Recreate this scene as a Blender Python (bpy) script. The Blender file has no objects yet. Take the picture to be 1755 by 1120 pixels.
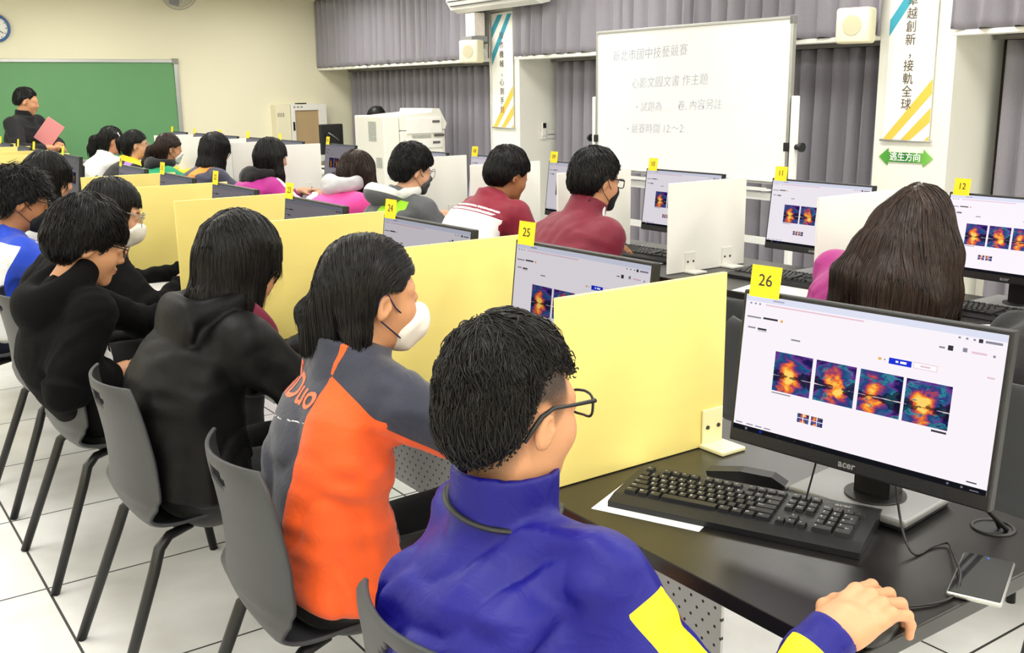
import bpy, bmesh, math, random, os
import numpy as np
from mathutils import Vector, Matrix
sc = bpy.context.scene
C = sc.collection
PI = math.pi
rad = math.radians
random.seed(5)

# ------------------------------------------------------------------ camera
CAMP = Vector((-1.5901, 0.0, 1.49695))
_r = Vector((0.81936881, -0.57310826, -0.01347846))
_u = Vector((0.13951849, 0.17655359, 0.97435282))
_d = Vector((0.55602998, 0.80023481, -0.2246217))
cd = bpy.data.cameras.new('camera')
cam = bpy.data.objects.new('camera', cd)
C.objects.link(cam)
M3 = Matrix((_r, _u, -_d)).transposed()
cam.matrix_world = Matrix.Translation(CAMP) @ M3.to_4x4()
cd.sensor_fit = 'HORIZONTAL'
cd.sensor_width = 36.0
cd.lens = 1757.572 / 1755.0 * 36.0
cd.clip_start = 0.05
sc.camera = cam

# ------------------------------------------------------------------ world, ceiling lamps, exposure
w = bpy.data.worlds.new('world')
sc.world = w
w.use_nodes = True
w.node_tree.nodes['Background'].inputs[0].default_value = (0.9, 0.95, 1.0, 1)
w.node_tree.nodes['Background'].inputs[1].default_value = 0.5
vs = sc.view_settings
vs.view_transform = 'Standard'
vs.look = 'None'
vs.gamma = 1.0
vs.use_curve_mapping = False
vs.exposure = 0.0
sc.cycles.use_denoising = True
sc.cycles.max_bounces = 7
sc.cycles.diffuse_bounces = 4
sc.cycles.glossy_bounces = 3
sc.cycles.sample_clamp_indirect = 6.0

CEIL = 2.57
LAMP_X = (-3.3, -1.15, 0.95, 2.9)
LAMP_Y = (-2.0, -.6, 1.2, 3.6, 6.0, 8.2, 10.1)  # rearmost row is added, to brighten the panels facing the camera
LAMP_W = 21.0
lamp_data = bpy.data.lights.new('ceiling_lamp_light', 'AREA')
lamp_data.shape = 'RECTANGLE'
lamp_data.size = 0.5
lamp_data.size_y = 1.2
lamp_data.energy = LAMP_W
lamp_data.color = (1.0, 0.975, 0.92)


# ------------------------------------------------------------------ helpers
def setp(o, label=None, cat=None, group=None, kind=None):
    if label: o['label'] = label
    if cat: o['category'] = cat
    if group: o['group'] = group
    if kind: o['kind'] = kind
    return o


def link(name, me, mats=None, parent=None, loc=None, rotz=0.0, smooth=None):
    o = bpy.data.objects.new(name, me)
    C.objects.link(o)
    if mats is not None:
        if not isinstance(mats, (list, tuple)): mats = [mats]
        if not me.materials:
            for m in mats: me.materials.append(m)
    if parent is not None: o.parent = parent
    if loc is not None: o.location = loc
    if rotz: o.rotation_euler = (0, 0, rotz)
    return o


def empty(name, label, cat, loc=(0, 0, 0), rotz=0.0, group=None):
    o = bpy.data.objects.new(name, None)
    C.objects.link(o)
    o.empty_display_size = 0.1
    o.location = loc
    o.rotation_euler = (0, 0, rotz)
    return setp(o, label, cat, group)


def copy_tree(o, parent=None):
    c = o.copy()
    C.objects.link(c)
    if parent is not None: c.parent = parent
    for ch in list(o.children): copy_tree(ch, c)
    return c


class MB:
    """collects shapes into one mesh"""
    def __init__(s):
        s.bm = bmesh.new()
        s.mi = 0

    def _fin(s, geom_faces, smooth=False):
        for f in geom_faces:
            f.material_index = s.mi
            f.smooth = smooth

    def box(s, lo, hi, bev=0.0, seg=2, M=None):
        n0 = len(s.bm.faces)
        r = bmesh.ops.create_cube(s.bm, size=1.0)
        vs_ = r['verts']
        for v in vs_:
            v.co = Vector(((lo[i] + hi[i]) / 2 + v.co[i] * (hi[i] - lo[i])) for i in range(3))
        if bev > 0:
            ed = list({e for v in vs_ for e in v.link_edges})
            rb = bmesh.ops.bevel(s.bm, geom=ed, offset=bev, segments=seg, affect='EDGES', profile=0.5)
            vs_ = list({v for f in rb['faces'] for v in f.verts} | {v for v in vs_ if v.is_valid})
        if M is not None:
            for v in vs_: v.co = M @ v.co
        s.bm.faces.ensure_lookup_table()
        s._fin(list({f for v in vs_ for f in v.link_faces}), bev > 0 and seg > 2)
        return s

    def prism(s, pts, axis, a, b, smooth=False):
        """polygon pts (2D) extruded along axis from a to b"""
        def mk(p, t):
            if axis == 0: return Vector((t, p[0], p[1]))
            if axis == 1: return Vector((p[0], t, p[1]))
            return Vector((p[0], p[1], t))
        A = [s.bm.verts.new(mk(p, a)) for p in pts]
        B = [s.bm.verts.new(mk(p, b)) for p in pts]
        fs = [s.bm.faces.new(A[::-1]), s.bm.faces.new(B)]
        n = len(pts)
        for i in range(n):
            f = s.bm.faces.new((A[i], A[(i + 1) % n], B[(i + 1) % n], B[i]))
            fs.append(f)
        s._fin(fs, smooth)
        bmesh.ops.recalc_face_normals(s.bm, faces=fs)
        return s

    def tube(s, pts, r, n=8, caps=True, closed=False, flat=1.0):
        pts = [Vector(p) for p in pts]
        m = len(pts)
        rs = r if isinstance(r, (list, tuple)) else [r] * m
        rings = []
        up = None
        for i, p in enumerate(pts):
            if closed: t = (pts[(i + 1) % m] - pts[i - 1])
            else: t = (pts[min(i + 1, m - 1)] - pts[max(i - 1, 0)])
            t = t.normalized() if t.length > 1e-9 else Vector((0, 0, 1))
            if up is None:
                up = Vector((0, 0, 1)) if abs(t.z) < 0.9 else Vector((1, 0, 0))
            a = t.cross(up)
            if a.length < 1e-6: a = t.cross(Vector((0, 1, 0)))
            a.normalize()
            b = a.cross(t).normalized()
            up = b
            rings.append([s.bm.verts.new(p + (a * math.cos(2 * PI * k / n) + b * math.sin(2 * PI * k / n) * flat) * rs[i]) for k in range(n)])
        fs = []
        for i in range(m if closed else m - 1):
            A, B = rings[i], rings[(i + 1) % m]
            for k in range(n):
                fs.append(s.bm.faces.new((A[k], A[(k + 1) % n], B[(k + 1) % n], B[k])))
        s._fin(fs, True)
        if caps and not closed:
            c = [s.bm.faces.new(rings[0][::-1]), s.bm.faces.new(rings[-1])]
            s._fin(c)
        return s

    def cyl(s, c, r, h, axis=2, n=24, r2=None):
        r2 = r if r2 is None else r2
        A, B = [], []
        for k in range(n):
            a = 2 * PI * k / n
            for (L, rr, t) in ((A, r, 0), (B, r2, h)):
                x, y = math.cos(a) * rr, math.sin(a) * rr
                p = (x, y, t) if axis == 2 else ((t, x, y) if axis == 0 else (y, t, x))
                L.append(s.bm.verts.new(Vector(c) + Vector(p)))
        side = [s.bm.faces.new((A[k], A[(k + 1) % n], B[(k + 1) % n], B[k])) for k in range(n)]
        s._fin(side, True)
        s._fin([s.bm.faces.new(A[::-1]), s.bm.faces.new(B)])
        return s

    def quad(s, a, b, c, d, uv=None):
        f = s.bm.faces.new([s.bm.verts.new(Vector(p)) for p in (a, b, c, d)])
        s._fin([f])
        if uv is not None:
            L = s.bm.loops.layers.uv.verify()
            for lp, t in zip(f.loops, uv): lp[L].uv = t
        return s

    def mesh(s, me, M=None):
        """append a mesh datablock"""
        n = len(s.bm.verts); nf = len(s.bm.faces)
        s.bm.from_mesh(me)
        s.bm.verts.ensure_lookup_table(); s.bm.faces.ensure_lookup_table()
        if M is not None:
            for v in s.bm.verts[n:]: v.co = M @ v.co
        for f in s.bm.faces[nf:]: f.material_index = s.mi
        return s

    def build(s, name, mats, parent=None, loc=None, rotz=0.0, normals=False):
        if normals: bmesh.ops.recalc_face_normals(s.bm, faces=s.bm.faces)
        me = bpy.data.meshes.new(name)
        s.bm.to_mesh(me)
        s.bm.free()
        return link(name, me, mats, parent, loc, rotz)


def text_mesh(body, size, extrude=0.0004, offset=0.0, align='CENTER', shear=0.0, space=1.0, line=1.0, res=3):
    c = bpy.data.curves.new('txt', 'FONT')
    c.body = body; c.size = size; c.extrude = extrude; c.offset = offset
    c.align_x = align; c.align_y = 'CENTER'; c.shear = shear; c.space_character = space; c.space_line = line
    c.resolution_u = res
    o = bpy.data.objects.new('txt', c)
    C.objects.link(o)
    bpy.context.view_layer.update()
    dg = bpy.context.evaluated_depsgraph_get()
    me = bpy.data.meshes.new_from_object(o.evaluated_get(dg))
    bpy.data.objects.remove(o)
    bpy.data.curves.remove(c)
    me.materials.clear()
    return me


def frame_mat(o, right, up, origin):
    r = Vector(right).normalized(); u = Vector(up).normalized(); n = r.cross(u)
    m = Matrix((r, u, n)).transposed().to_4x4()
    m.translation = Vector(origin)
    return m


def FM(right, up, origin): return frame_mat(None, right, up, origin)


# ------------------------------------------------------------------ materials
def new_mat(name):
    m = bpy.data.materials.new(name)
    m.use_nodes = True
    return m, m.node_tree.nodes, m.node_tree.links, m.node_tree.nodes['Principled BSDF']


def srgb(h):
    if isinstance(h, str):
        h = h.lstrip('#'); v = [int(h[i:i + 2], 16) / 255 for i in (0, 2, 4)]
    else: v = [x / 255 for x in h]
    return tuple((x / 12.92 if x <= 0.04045 else ((x + 0.055) / 1.055) ** 2.4) for x in v)


def mat(name, col, rough=0.5, metal=0.0, spec=0.5, var=0.05, vs_=12.0, bump=0.0, bs=60.0, stretch=None, sheen=0.0, coat=0.0, sss=0.0):
    """principled with procedural tone variation and optional noise bump"""
    m, N, L, P = new_mat(name)
    c = srgb(col) if isinstance(col, str) else col
    tc = N.new('ShaderNodeTexCoord')
    mp = N.new('ShaderNodeMapping')
    L.new(tc.outputs['Object'], mp.inputs[0])
    if stretch: mp.inputs['Scale'].default_value = stretch
    nz = N.new('ShaderNodeTexNoise'); nz.inputs['Scale'].default_value = vs_; nz.inputs['Detail'].default_value = 4
    L.new(mp.outputs[0], nz.inputs['Vector'])
    mx = N.new('ShaderNodeMix'); mx.data_type = 'RGBA'
    L.new(nz.outputs['Fac'], mx.inputs['Factor'])
    mx.inputs[6].default_value = tuple(min(1, x * (1 - var)) for x in c) + (1,)
    mx.inputs[7].default_value = tuple(min(1, x * (1 + var)) for x in c) + (1,)
    L.new(mx.outputs[2], P.inputs['Base Color'])
    P.inputs['Roughness'].default_value = rough
    P.inputs['Metallic'].default_value = metal
    P.inputs['Specular IOR Level'].default_value = spec
    P.inputs['Sheen Weight'].default_value = sheen
    P.inputs['Coat Weight'].default_value = coat
    if sss:
        P.inputs['Subsurface Weight'].default_value = sss
        P.inputs['Subsurface Radius'].default_value = (0.01, 0.004, 0.002)
    if bump:
        nb = N.new('ShaderNodeTexNoise'); nb.inputs['Scale'].default_value = bs; nb.inputs['Detail'].default_value = 5
        L.new(mp.outputs[0], nb.inputs['Vector'])
        b = N.new('ShaderNodeBump'); b.inputs['Strength'].default_value = bump; b.inputs['Distance'].default_value = 0.004
        L.new(nb.outputs['Fac'], b.inputs['Height'])
        L.new(b.outputs[0], P.inputs['Normal'])
    return m


def emis(name, col, strength=1.0, objcol=False):
    m = bpy.data.materials.new(name)
    m.use_nodes = True
    N, L = m.node_tree.nodes, m.node_tree.links
    N.clear()
    out = N.new('ShaderNodeOutputMaterial')
    e = N.new('ShaderNodeEmission')
    e.inputs[0].default_value = (srgb(col) if isinstance(col, str) else tuple(col)) + (1,)
    e.inputs[1].default_value = strength
    if objcol:
        oi = N.new('ShaderNodeObjectInfo')
        mx = N.new('ShaderNodeMix'); mx.data_type = 'RGBA'; mx.blend_type = 'MULTIPLY'
        mx.inputs['Factor'].default_value = 1
        mx.inputs[6].default_value = e.inputs[0].default_value
        L.new(oi.outputs['Color'], mx.inputs[7])
        L.new(mx.outputs[2], e.inputs[0])
    L.new(e.outputs[0], out.inputs[0])
    return m


MT = {}
MT['metal'] = mat('brushed_metal', '#b9bab8', 0.35, 0.9, var=0.04, stretch=(1, 1, 8))
MT['black_metal'] = mat('black_metal', '#141416', 0.4, 0.0, var=0.1)
MT['black_plastic'] = mat('black_plastic', '#0f1012', 0.45, var=0.08, bump=0.15, bs=400)
MT['key'] = mat('key_plastic', '#121315', 0.4, var=0.08)
MT['white_plastic'] = mat('white_plastic', '#e9e8e0', 0.4, var=0.02)
MT['cream_plastic'] = mat('cream_plastic', '#e6dfc0', 0.45, var=0.03)
MT['white_paper'] = mat('white_paper', '#f4f4f2', 0.8, var=0.02)
MT['yellow_paper'] = mat('yellow_paper', '#f7d417', 0.7, var=0.03)
MT['ink'] = mat('ink', '#20242a', 0.7)
MT['desk_top'] = mat('desk_black_laminate', '#151313', 0.30, var=0.14, vs_=6, stretch=(4, .6, 4), bump=0.06, bs=260)
MT['desk_edge'] = mat('desk_edge_band', '#161616', 0.5)
MT['yellow_panel'] = mat('yellow_panel', '#f0de84', 0.5, var=0.035, vs_=5, stretch=(1, 1, 5))
MT['white_panel'] = mat('white_panel', '#f2f1ea', 0.5, var=0.02, vs_=5)
MT['panel_edge'] = mat('panel_edge', '#f7f0c8', 0.6)
MT['chair_plastic'] = mat('chair_plastic', '#303236', 0.42, var=0.06, bump=0.35, bs=900)
MT['silver'] = mat('silver_plastic', '#8d8e90', 0.4, 0.3, var=0.03)
MT['legend'] = mat('key_legend', '#e4e4e4', 0.6)
# ================================================================== THE ROOM
XW, XR = 3.80, 4.27          # face of the pilasters, back of the window recesses
YF, YB, XL = 11.66, -2.6, -4.6
LEDGE = 1.785


def struct(name, mb, mats, **k):
    o = mb.build(name, mats, **k)
    o['kind'] = 'structure'
    return o


# floor: white glazed tiles, dark joints
m, N, L, P = new_mat('floor_tile')
ge = N.new('ShaderNodeNewGeometry')
sp = N.new('ShaderNodeSeparateXYZ'); L.new(ge.outputs['Position'], sp.inputs[0])
TS = 0.6333


def nmath(N, L, op, a, b=None, c=None):
    n = N.new('ShaderNodeMath'); n.operation = op
    for i, v in enumerate((a, b, c)):
        if v is None: continue
        if isinstance(v, (int, float)): n.inputs[i].default_value = v
        else: L.new(v, n.inputs[i])
    return n.outputs[0]


def joint(sock, off):
    t = nmath(N, L, 'DIVIDE', nmath(N, L, 'SUBTRACT', sock, off), TS)
    f = nmath(N, L, 'FRACT', nmath(N, L, 'ADD', t, 100.5))
    return nmath(N, L, 'LESS_THAN', nmath(N, L, 'ABSOLUTE', nmath(N, L, 'SUBTRACT', f, 0.5)), 0.0062)


jj = nmath(N, L, 'MAXIMUM', joint(sp.outputs[0], -1.1123), joint(sp.outputs[1], 2.6149))
nz = N.new('ShaderNodeTexNoise'); nz.inputs['Scale'].default_value = 3.5; nz.inputs['Detail'].default_value = 8
L.new(ge.outputs['Position'], nz.inputs['Vector'])
rp = N.new('ShaderNodeValToRGB')
rp.color_ramp.elements[0].position = 0.3; rp.color_ramp.elements[0].color = srgb('#d2d1cf') + (1,)
rp.color_ramp.elements[1].position = 0.65; rp.color_ramp.elements[1].color = srgb('#e6e6e5') + (1,)
L.new(nz.outputs['Fac'], rp.inputs[0])
mx = N.new('ShaderNodeMix'); mx.data_type = 'RGBA'
L.new(jj, mx.inputs['Factor']); L.new(rp.outputs[0], mx.inputs[6]); mx.inputs[7].default_value = srgb('#33322f') + (1,)
L.new(mx.outputs[2], P.inputs['Base Color'])
rr = nmath(N, L, 'MULTIPLY_ADD', jj, 0.5, 0.22)
L.new(rr, P.inputs['Roughness'])
MT['floor'] = m
MT['wall'] = mat('cream_wall_paint', '#e9e4c9', 0.75, var=0.025, vs_=1.3, bump=0.05, bs=120)
MT['wall_white'] = mat('white_wall_paint', '#ecebe0', 0.75, var=0.02, vs_=1.3, bump=0.05, bs=120)
MT['ceiling'] = mat('ceiling_board', '#efefea', 0.85, var=0.02, bump=0.2, bs=90)

struct('floor', MB().box((XL, YB, -0.08), (XR + .2, YF, 0)), MT['floor'])
struct('ceiling', MB().box((XL, YB, CEIL), (XR + .2, YF, CEIL + .1)), MT['ceiling'])
struct('wall_front', MB().box((XL, YF, 0), (XR + .2, YF + .12, CEIL)), MT['wall'])
struct('wall_back', MB().box((XL, YB - .12, 0), (XR + .2, YB, CEIL)), MT['wall'])
struct('wall_left', MB().box((XL - .12, YB, 0), (XL, YF, CEIL)), MT['wall'])
PIL = [(-0.80, -0.33), (3.41, 3.90), (7.59, 8.04)]
BAY = [(-2.6, -0.80), (-0.33, 3.41), (3.90, 7.59), (8.04, 11.66)]
mb = MB()
for a, b in PIL: mb.box((XW, a, 0), (XR, b, CEIL))
for a, b in BAY:
    mb.box((XW, a, LEDGE), (XR, b, CEIL))
    mb.box((XR - .06, a, 0), (XR, b, 0.52))
mb.box((XR, YB, 0), (XR + .2, YF, 0.5))
mb.box((XR, YB, LEDGE), (XR + .2, YF, CEIL))
for a, b in PIL: mb.box((XR, a, .5), (XR + .2, b, LEDGE))
struct('wall_window', mb, MT['wall_white'])
# windows at the back of each recess: dark aluminium frame, glass
MT['win_frame'] = mat('bronze_window_frame', '#3b2f27', 0.45, 0.3)
mg, N, L, P = new_mat('window_glass')
P.inputs['Base Color'].default_value = (0.55, 0.6, 0.6, 1)
P.inputs['Transmission Weight'].default_value = 1.0
P.inputs['Roughness'].default_value = 0.05
for n_, (a, b) in enumerate(BAY[1:], 1):
    root = bpy.data.objects.new('window_%d' % n_, None); C.objects.link(root); root['kind'] = 'structure'
    root.location = (XR + .1, (a + b) / 2, .5)
    hb = (b - a) / 2; hz = LEDGE - .5
    f = MB()
    f.box((-.09, -hb, 0), (-.01, hb, .06)); f.box((-.09, -hb, hz - .06), (-.01, hb, hz))
    for yy in (-hb + .035, -hb / 2, 0, hb / 2, hb - .035): f.box((-.09, yy - .035, .06), (-.01, yy + .035, hz - .06))
    fr = f.build('window_frame', MT['win_frame'], root); fr['kind'] = 'structure'
    g = MB().box((-.05, -hb, .03), (-.044, hb, hz - .03)).build('window_pane', mg, root); g['kind'] = 'structure'
# ledge strips under the upper curtains
for n_, (a, b) in enumerate(BAY, 1):
    struct('trim_%d' % n_, MB().box((XW - .055, a + .002, LEDGE - .028), (XW + .08, b - .002, LEDGE), .004), MT['wall_white'])
struct('trim_5', MB().box((XL + .01, YF - .018, CEIL - .03), (XW - .01, YF - .001, CEIL - .002)), MT['wall'])
struct('baseboard_front', MB().box((XL + .01, YF - .012, 0.001), (XW - .01, YF - .001, .09)), MT['ceiling'])

# ---------------------------------------------------------------- curtains
mc, N, L, P = new_mat('grey_curtain_cloth')
tc = N.new('ShaderNodeTexCoord')
nz = N.new('ShaderNodeTexNoise'); nz.inputs['Scale'].default_value = 260; L.new(tc.outputs['Object'], nz.inputs['Vector'])
rp = N.new('ShaderNodeValToRGB')
rp.color_ramp.elements[0].color = srgb('#6f6b74') + (1,); rp.color_ramp.elements[1].color = srgb('#9a969f') + (1,)
L.new(nz.outputs['Fac'], rp.inputs[0]); L.new(rp.outputs[0], P.inputs['Base Color'])
P.inputs['Roughness'].default_value = 0.62; P.inputs['Sheen Weight'].default_value = 0.3
MT['curtain'] = mc


def pleats(y0, y1, z0, z1, pitch, amp, seed, top_tight=0.5, flare=1.0, hem=0.0, x=0.0):
    rg = np.random.RandomState(seed)
    n = int((y1 - y0) / pitch)
    S = 12
    ny = n * S + 1
    nzv = 16
    ph = np.cumsum(np.concatenate([[0], rg.uniform(.65, 1.35, n)])); ph = ph / ph[-1]
    u = np.arange(ny) / S
    yy = y0 + (y1 - y0) * np.interp(u, np.arange(n + 1), ph)
    am = np.interp(u, np.arange(n + 1), rg.uniform(.55, 1.25, n + 1))
    V = []
    dr = np.interp(u, np.linspace(0, n, 7), rg.uniform(-1, 1, 7)) * .02
    for j in range(nzv):
        t = j / (nzv - 1)      # 0 bottom .. 1 top
        a = amp * am * ((1 - t) * flare + t * top_tight)
        wv = np.cos(2 * PI * u) + .32 * np.cos(4 * PI * u + 1.2 * (1 - t) + am * 3) + .18 * np.sin(2 * PI * u * .5 + 5 * am)
        xx = x - a * wv
        yo = yy + dr * (1 - t) + .012 * np.sin(2 * PI * u + 2 * am) * (1 - t)
        zz = np.full(ny, z0 + (z1 - z0) * t) + (hem * np.cos(2 * PI * u) * (1 - t) if hem else 0)
        V.append(np.stack([xx, yo, zz], 1))
    V = np.concatenate(V)
    V[:, 1] = np.clip(V[:, 1], y0 + .004, y1 - .004)
    idx = np.arange(nzv * ny).reshape(nzv, ny)
    F = np.stack([idx[:-1, :-1], idx[:-1, 1:], idx[1:, 1:], idx[1:, :-1]], -1).reshape(-1, 4)
    return V, F


def grid_mesh(name, V, F, smooth=True):
    me = bpy.data.meshes.new(name)
    V = np.ascontiguousarray(V, dtype=np.float32); F = np.ascontiguousarray(F, dtype=np.int32)
    k = F.shape[1]
    me.vertices.add(len(V)); me.vertices.foreach_set('co', V.ravel())
    me.loops.add(F.size); me.loops.foreach_set('vertex_index', F.ravel())
    me.polygons.add(len(F)); me.polygons.foreach_set('loop_start', np.arange(0, F.size, k, dtype=np.int32))
    if smooth: me.polygons.foreach_set('use_smooth', np.ones(len(F), dtype=bool))
    me.update(calc_edges=True)
    return me


MT['rail'] = mat('curtain_rail', '#77736c', 0.5, 0.4)
bays = {1: ('by the right edge of the picture', 21), 2: ('behind the whiteboard', 22), 3: ('behind the copier', 23)}
for b, (wh, sd) in bays.items():
    a0, a1 = BAY[b]
    root = empty('short_curtain', 'short grey pleated curtain above the window %s' % wh, 'curtain', (XW - .055, (a0 + a1) / 2, LEDGE), 0, 'short curtains over the windows')
    e0 = -.12 if b == 3 else .0
    V, F = pleats(a0 - (a0 + a1) / 2 - (.05 if b < 3 else -.0), a1 - (a0 + a1) / 2 - .01, .0, CEIL - LEDGE - .03, .15, .027, sd, .75, 1.2, .006)
    V[:, 0] -= .0
    # gathered swag at the end next to the pilaster
    o = link('curtain_cloth', grid_mesh('curtain_cloth', V, F), MT['curtain'], root)
    sm = o.modifiers.new('thick', 'SOLIDIFY'); sm.thickness = .003
    MB().box((.0, -(a1 - a0) / 2 + .01, CEIL - LEDGE - .03), (.05, (a1 - a0) / 2 - .01, CEIL - LEDGE - .005)).build('curtain_rail', MT['rail'], root)
    root = empty('long_curtain', 'long grey pleated curtain hanging in the window recess %s' % wh, 'curtain', (XR - .12, (a0 + a1) / 2, .06), 0, 'long curtains in the window recesses')
    hz = LEDGE - .06
    gap = .10
    V, F = pleats(-(a1 - a0) / 2 + .05, (a1 - a0) / 2 - gap, 0, hz - .05, .135, .046, sd + 7, .6, 1.1)
    o = link('curtain_cloth', grid_mesh('curtain_cloth', V, F), MT['curtain'], root)
    sm = o.modifiers.new('thick', 'SOLIDIFY'); sm.thickness = .003
    MB().box((-.02, -(a1 - a0) / 2 + .02, hz - .045), (.02, (a1 - a0) / 2 - .02, hz - .02)).build('curtain_rail', MT['rail'], root)

# ---------------------------------------------------------------- ceiling lamps (above the frame)
lamp_em = emis('lamp_diffuser', (1.0, .97, .9), 3.0)
proto = None
for i, lx in enumerate(LAMP_X):
    for j, ly in enumerate(LAMP_Y):
        if proto is None:
            proto = empty('ceiling_lamp', 'white fluorescent ceiling lamp panel', 'ceiling lamp', (lx, ly, CEIL), 0, 'ceiling lamps')
            MB().box((-.3, -.65, -.05), (.3, -.6, -.001)).box((-.3, .6, -.05), (.3, .65, -.001)).box((-.3, -.6, -.05), (-.26, .6, -.001)).box((.26, -.6, -.05), (.3, .6, -.001)).build('lamp_frame', MT['white_plastic'], proto)
            MB().box((-.26, -.6, -.035), (.26, .6, -.03)).build('lamp_diffuser', lamp_em, proto)
            t = proto
        else:
            t = copy_tree(proto)
            t.location = (lx, ly, CEIL)
        if t is not proto: continue
        lo = bpy.data.objects.new('ceiling_lamp_light', lamp_data)
        C.objects.link(lo)
        lo.parent = t
        lo.location = (0, 0, -.06)

# ---------------------------------------------------------------- chalkboard
root = empty('chalkboard', 'green chalkboard with aluminium frame on the front wall', 'chalkboard', (0, YF, 0))
bx0, bx1, bz0, bz1 = -2.2, 2.02, 0.84, 1.84
mgreen = mat('chalkboard_green', '#5f9462', 0.6, var=0.06, vs_=2.2, bump=0.03)
MB().box((bx0, -.03, bz0), (bx1, -.002, bz1)).build('board_surface', mgreen, root)
f = MB()
f.box((bx0 - .045, -.045, bz1), (bx1 + .045, -.002, bz1 + .035), .004)
f.box((bx0 - .045, -.07, bz0 - .035), (bx1 + .045, -.002, bz0), .004)
f.box((bx0 - .045, -.045, bz0), (bx0, -.002, bz1), .004)
f.box((bx1, -.045, bz0), (bx1 + .045, -.002, bz1), .004)
f.build('board_frame', MT['metal'], root)
MB().box((bx1 - .015, -.052, bz1 - .015), (bx1 + .052, -.0015, bz1 + .045), .006).build('frame_corner', mat('grey_corner', '#8c8a80', .5), root)

# wall clock
root = empty('wall_clock', 'round wall clock with blue rim at the left edge of the front wall', 'clock', (.285, YF, 2.17))
mblue = mat('clock_blue', '#3b5f9c', .4)
MB().tube([(.125 * math.cos(a), -.03, .125 * math.sin(a)) for a in np.linspace(0, 2 * PI, 40)[:-1]], .014, 8, closed=True).build('clock_rim', mblue, root)
MB().cyl((0, -.025, 0), .12, .023, 1, 40).build('clock_face', MT['white_plastic'], root)
h = MB()
for k in range(12):
    a = k * PI / 6
    h.box((-.003, -.0275, .092), (.003, -.0255, .108), M=Matrix.Rotation(a, 4, 'Y'))
h.box((-.004, -.031, -.01), (.004, -.029, .06), M=Matrix.Rotation(.9, 4, 'Y')).box((-.003, -.034, -.015), (.003, -.032, .085), M=Matrix.Rotation(2.2, 4, 'Y'))
h.build('clock_hands', MT['ink'], root)

# wall fan, only its lower edge in view
root = empty('wall_fan', 'grey wall fan high on the front wall, cut by the top edge', 'fan', (2.05, YF, 2.56))
fx = Matrix.Translation((0, -.36, .02 - .03)) @ Matrix.Rotation(rad(-62), 4, 'X')
mcage = mat('fan_cage', '#9a9a97', .35, .7)
cg = MB()
R_ = .19
for k in range(48):
    a = 2 * PI * k / 48
    cg.tube([fx @ Vector((math.cos(a) * r_, math.sin(a) * r_, z_)) for r_, z_ in ((.03, .055), (.1, .05), (.17, .03), (R_, 0), (.17, -.03), (.1, -.045), (.03, -.05))], .0016, 4, caps=False)
for r_, z_ in ((R_, 0), (.1, .05), (.17, .03)):
    cg.tube([fx @ Vector((math.cos(a) * r_, math.sin(a) * r_, z_)) for a in np.linspace(0, 2 * PI, 37)[:-1]], .003 if r_ == R_ else .0016, 5, closed=True)
cg.build('fan_cage', mcage, root)
bl = MB()
for k in range(3):
    pts = []
    for s_, a in ((.03, -.4), (.15, -.5), (.16, .1), (.14, .55), (.03, .5)):
        aa = a + k * 2 * PI / 3
        pts.append(fx @ Vector((s_ * math.cos(aa), s_ * math.sin(aa), .015 * a)))
    bl.bm.faces.new([bl.bm.verts.new(p) for p in pts])
o = bl.build('fan_blades', MT['silver'], root); o.modifiers.new('t', 'SOLIDIFY').thickness = .003
hb = MB(); hb.tube([fx @ Vector((0, 0, .06)), fx @ Vector((0, 0, -.12))], .035, 16); hb.tube([fx @ Vector((0, 0, -.1)), (0, -.1, -.06), (0, -.005, -.08)], .02, 10)
hb.build('fan_motor', MT['white_plastic'], root)

# beige equipment cabinet with cardboard-backed door, on the front wall
root = empty('equipment_cabinet', 'cream metal cabinet with brown board in its door on the front wall by the corner', 'cabinet', (3.45, YF, 0.90))
mcream = mat('cream_enamel', '#e9e2c4', .5, var=.02)
mbrown = mat('cardboard', '#b49a72', .8, var=.12, vs_=5)
MB().box((-.33, -.15, -.2), (-.152, -.002, .47), .006).build('cabinet_body', mcream, root)
d = MB()
d.box((-.148, -.17, -.2), (-.1, -.002, .47), .004).box((.2, -.17, -.2), (.3, -.002, .47), .004).box((-.1, -.17, .40), (.2, -.002, .47), .004).box((-.1, -.17, -.2), (.2, -.002, 0.0), .004)
d.build('door_frame', MT['white_plastic'], root)
MB().box((-.1, -.15, 0.0), (.2, -.1, .40)).build('door_board', mbrown, root)
MB().box((-.135, -.18, .17), (-.112, -.169, .27), .003).build('door_handle', MT['black_metal'], root)
mslot = mat('dark_slot', '#8a8372', .7)
for k in range(4): MB().box((-.31 + k * .022, -.153, .33), (-.3 + k * .022, -.149, .375)).build('vent_slot', mslot, root)
for k in range(3): MB().box((-.12 + k * .045, -.174, .432), (-.095 + k * .045, -.169, .448)).build('door_badge', mslot, root)
MB().box((-.06, -.14, .471), (.06, -.08, .485)).build('rail_clip', MT['black_metal'], root)

# black computer screen seen from behind on the side table in the corner
root = empty('side_table', 'white side table standing in the front corner behind the white partitions', 'table', (2.97, 10.0, 0))
MB().box((-.2, -.4, .70), (.2, .4, .73), .004).build('table_top', MT['white_plastic'], root)
for sx in (-.17, .17):
    for sy in (-.35, .35): MB().box((sx - .02, sy - .02, 0.0), (sx + .02, sy + .02, .7)).build('leg', MT['metal'], root)
root = empty('computer_monitor', 'black computer monitor seen from behind near the cream cabinet', 'monitor', (3.0, 9.8, .731), rad(6))
MB().box((-.135, -.02, .15), (.135, .02, .455), .012).box((-.08, -.045, .2), (.08, -.01, .36), .01).build('monitor_housing', MT['black_plastic'], root)
MB().box((-.02, -.045, .0), (.02, -.02, .25), .005).build('monitor_neck', MT['black_metal'], root)
MB().box((-.1, -.1, 0), (.1, .08, .015), .004).build('monitor_base', MT['black_plastic'], root)
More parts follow.
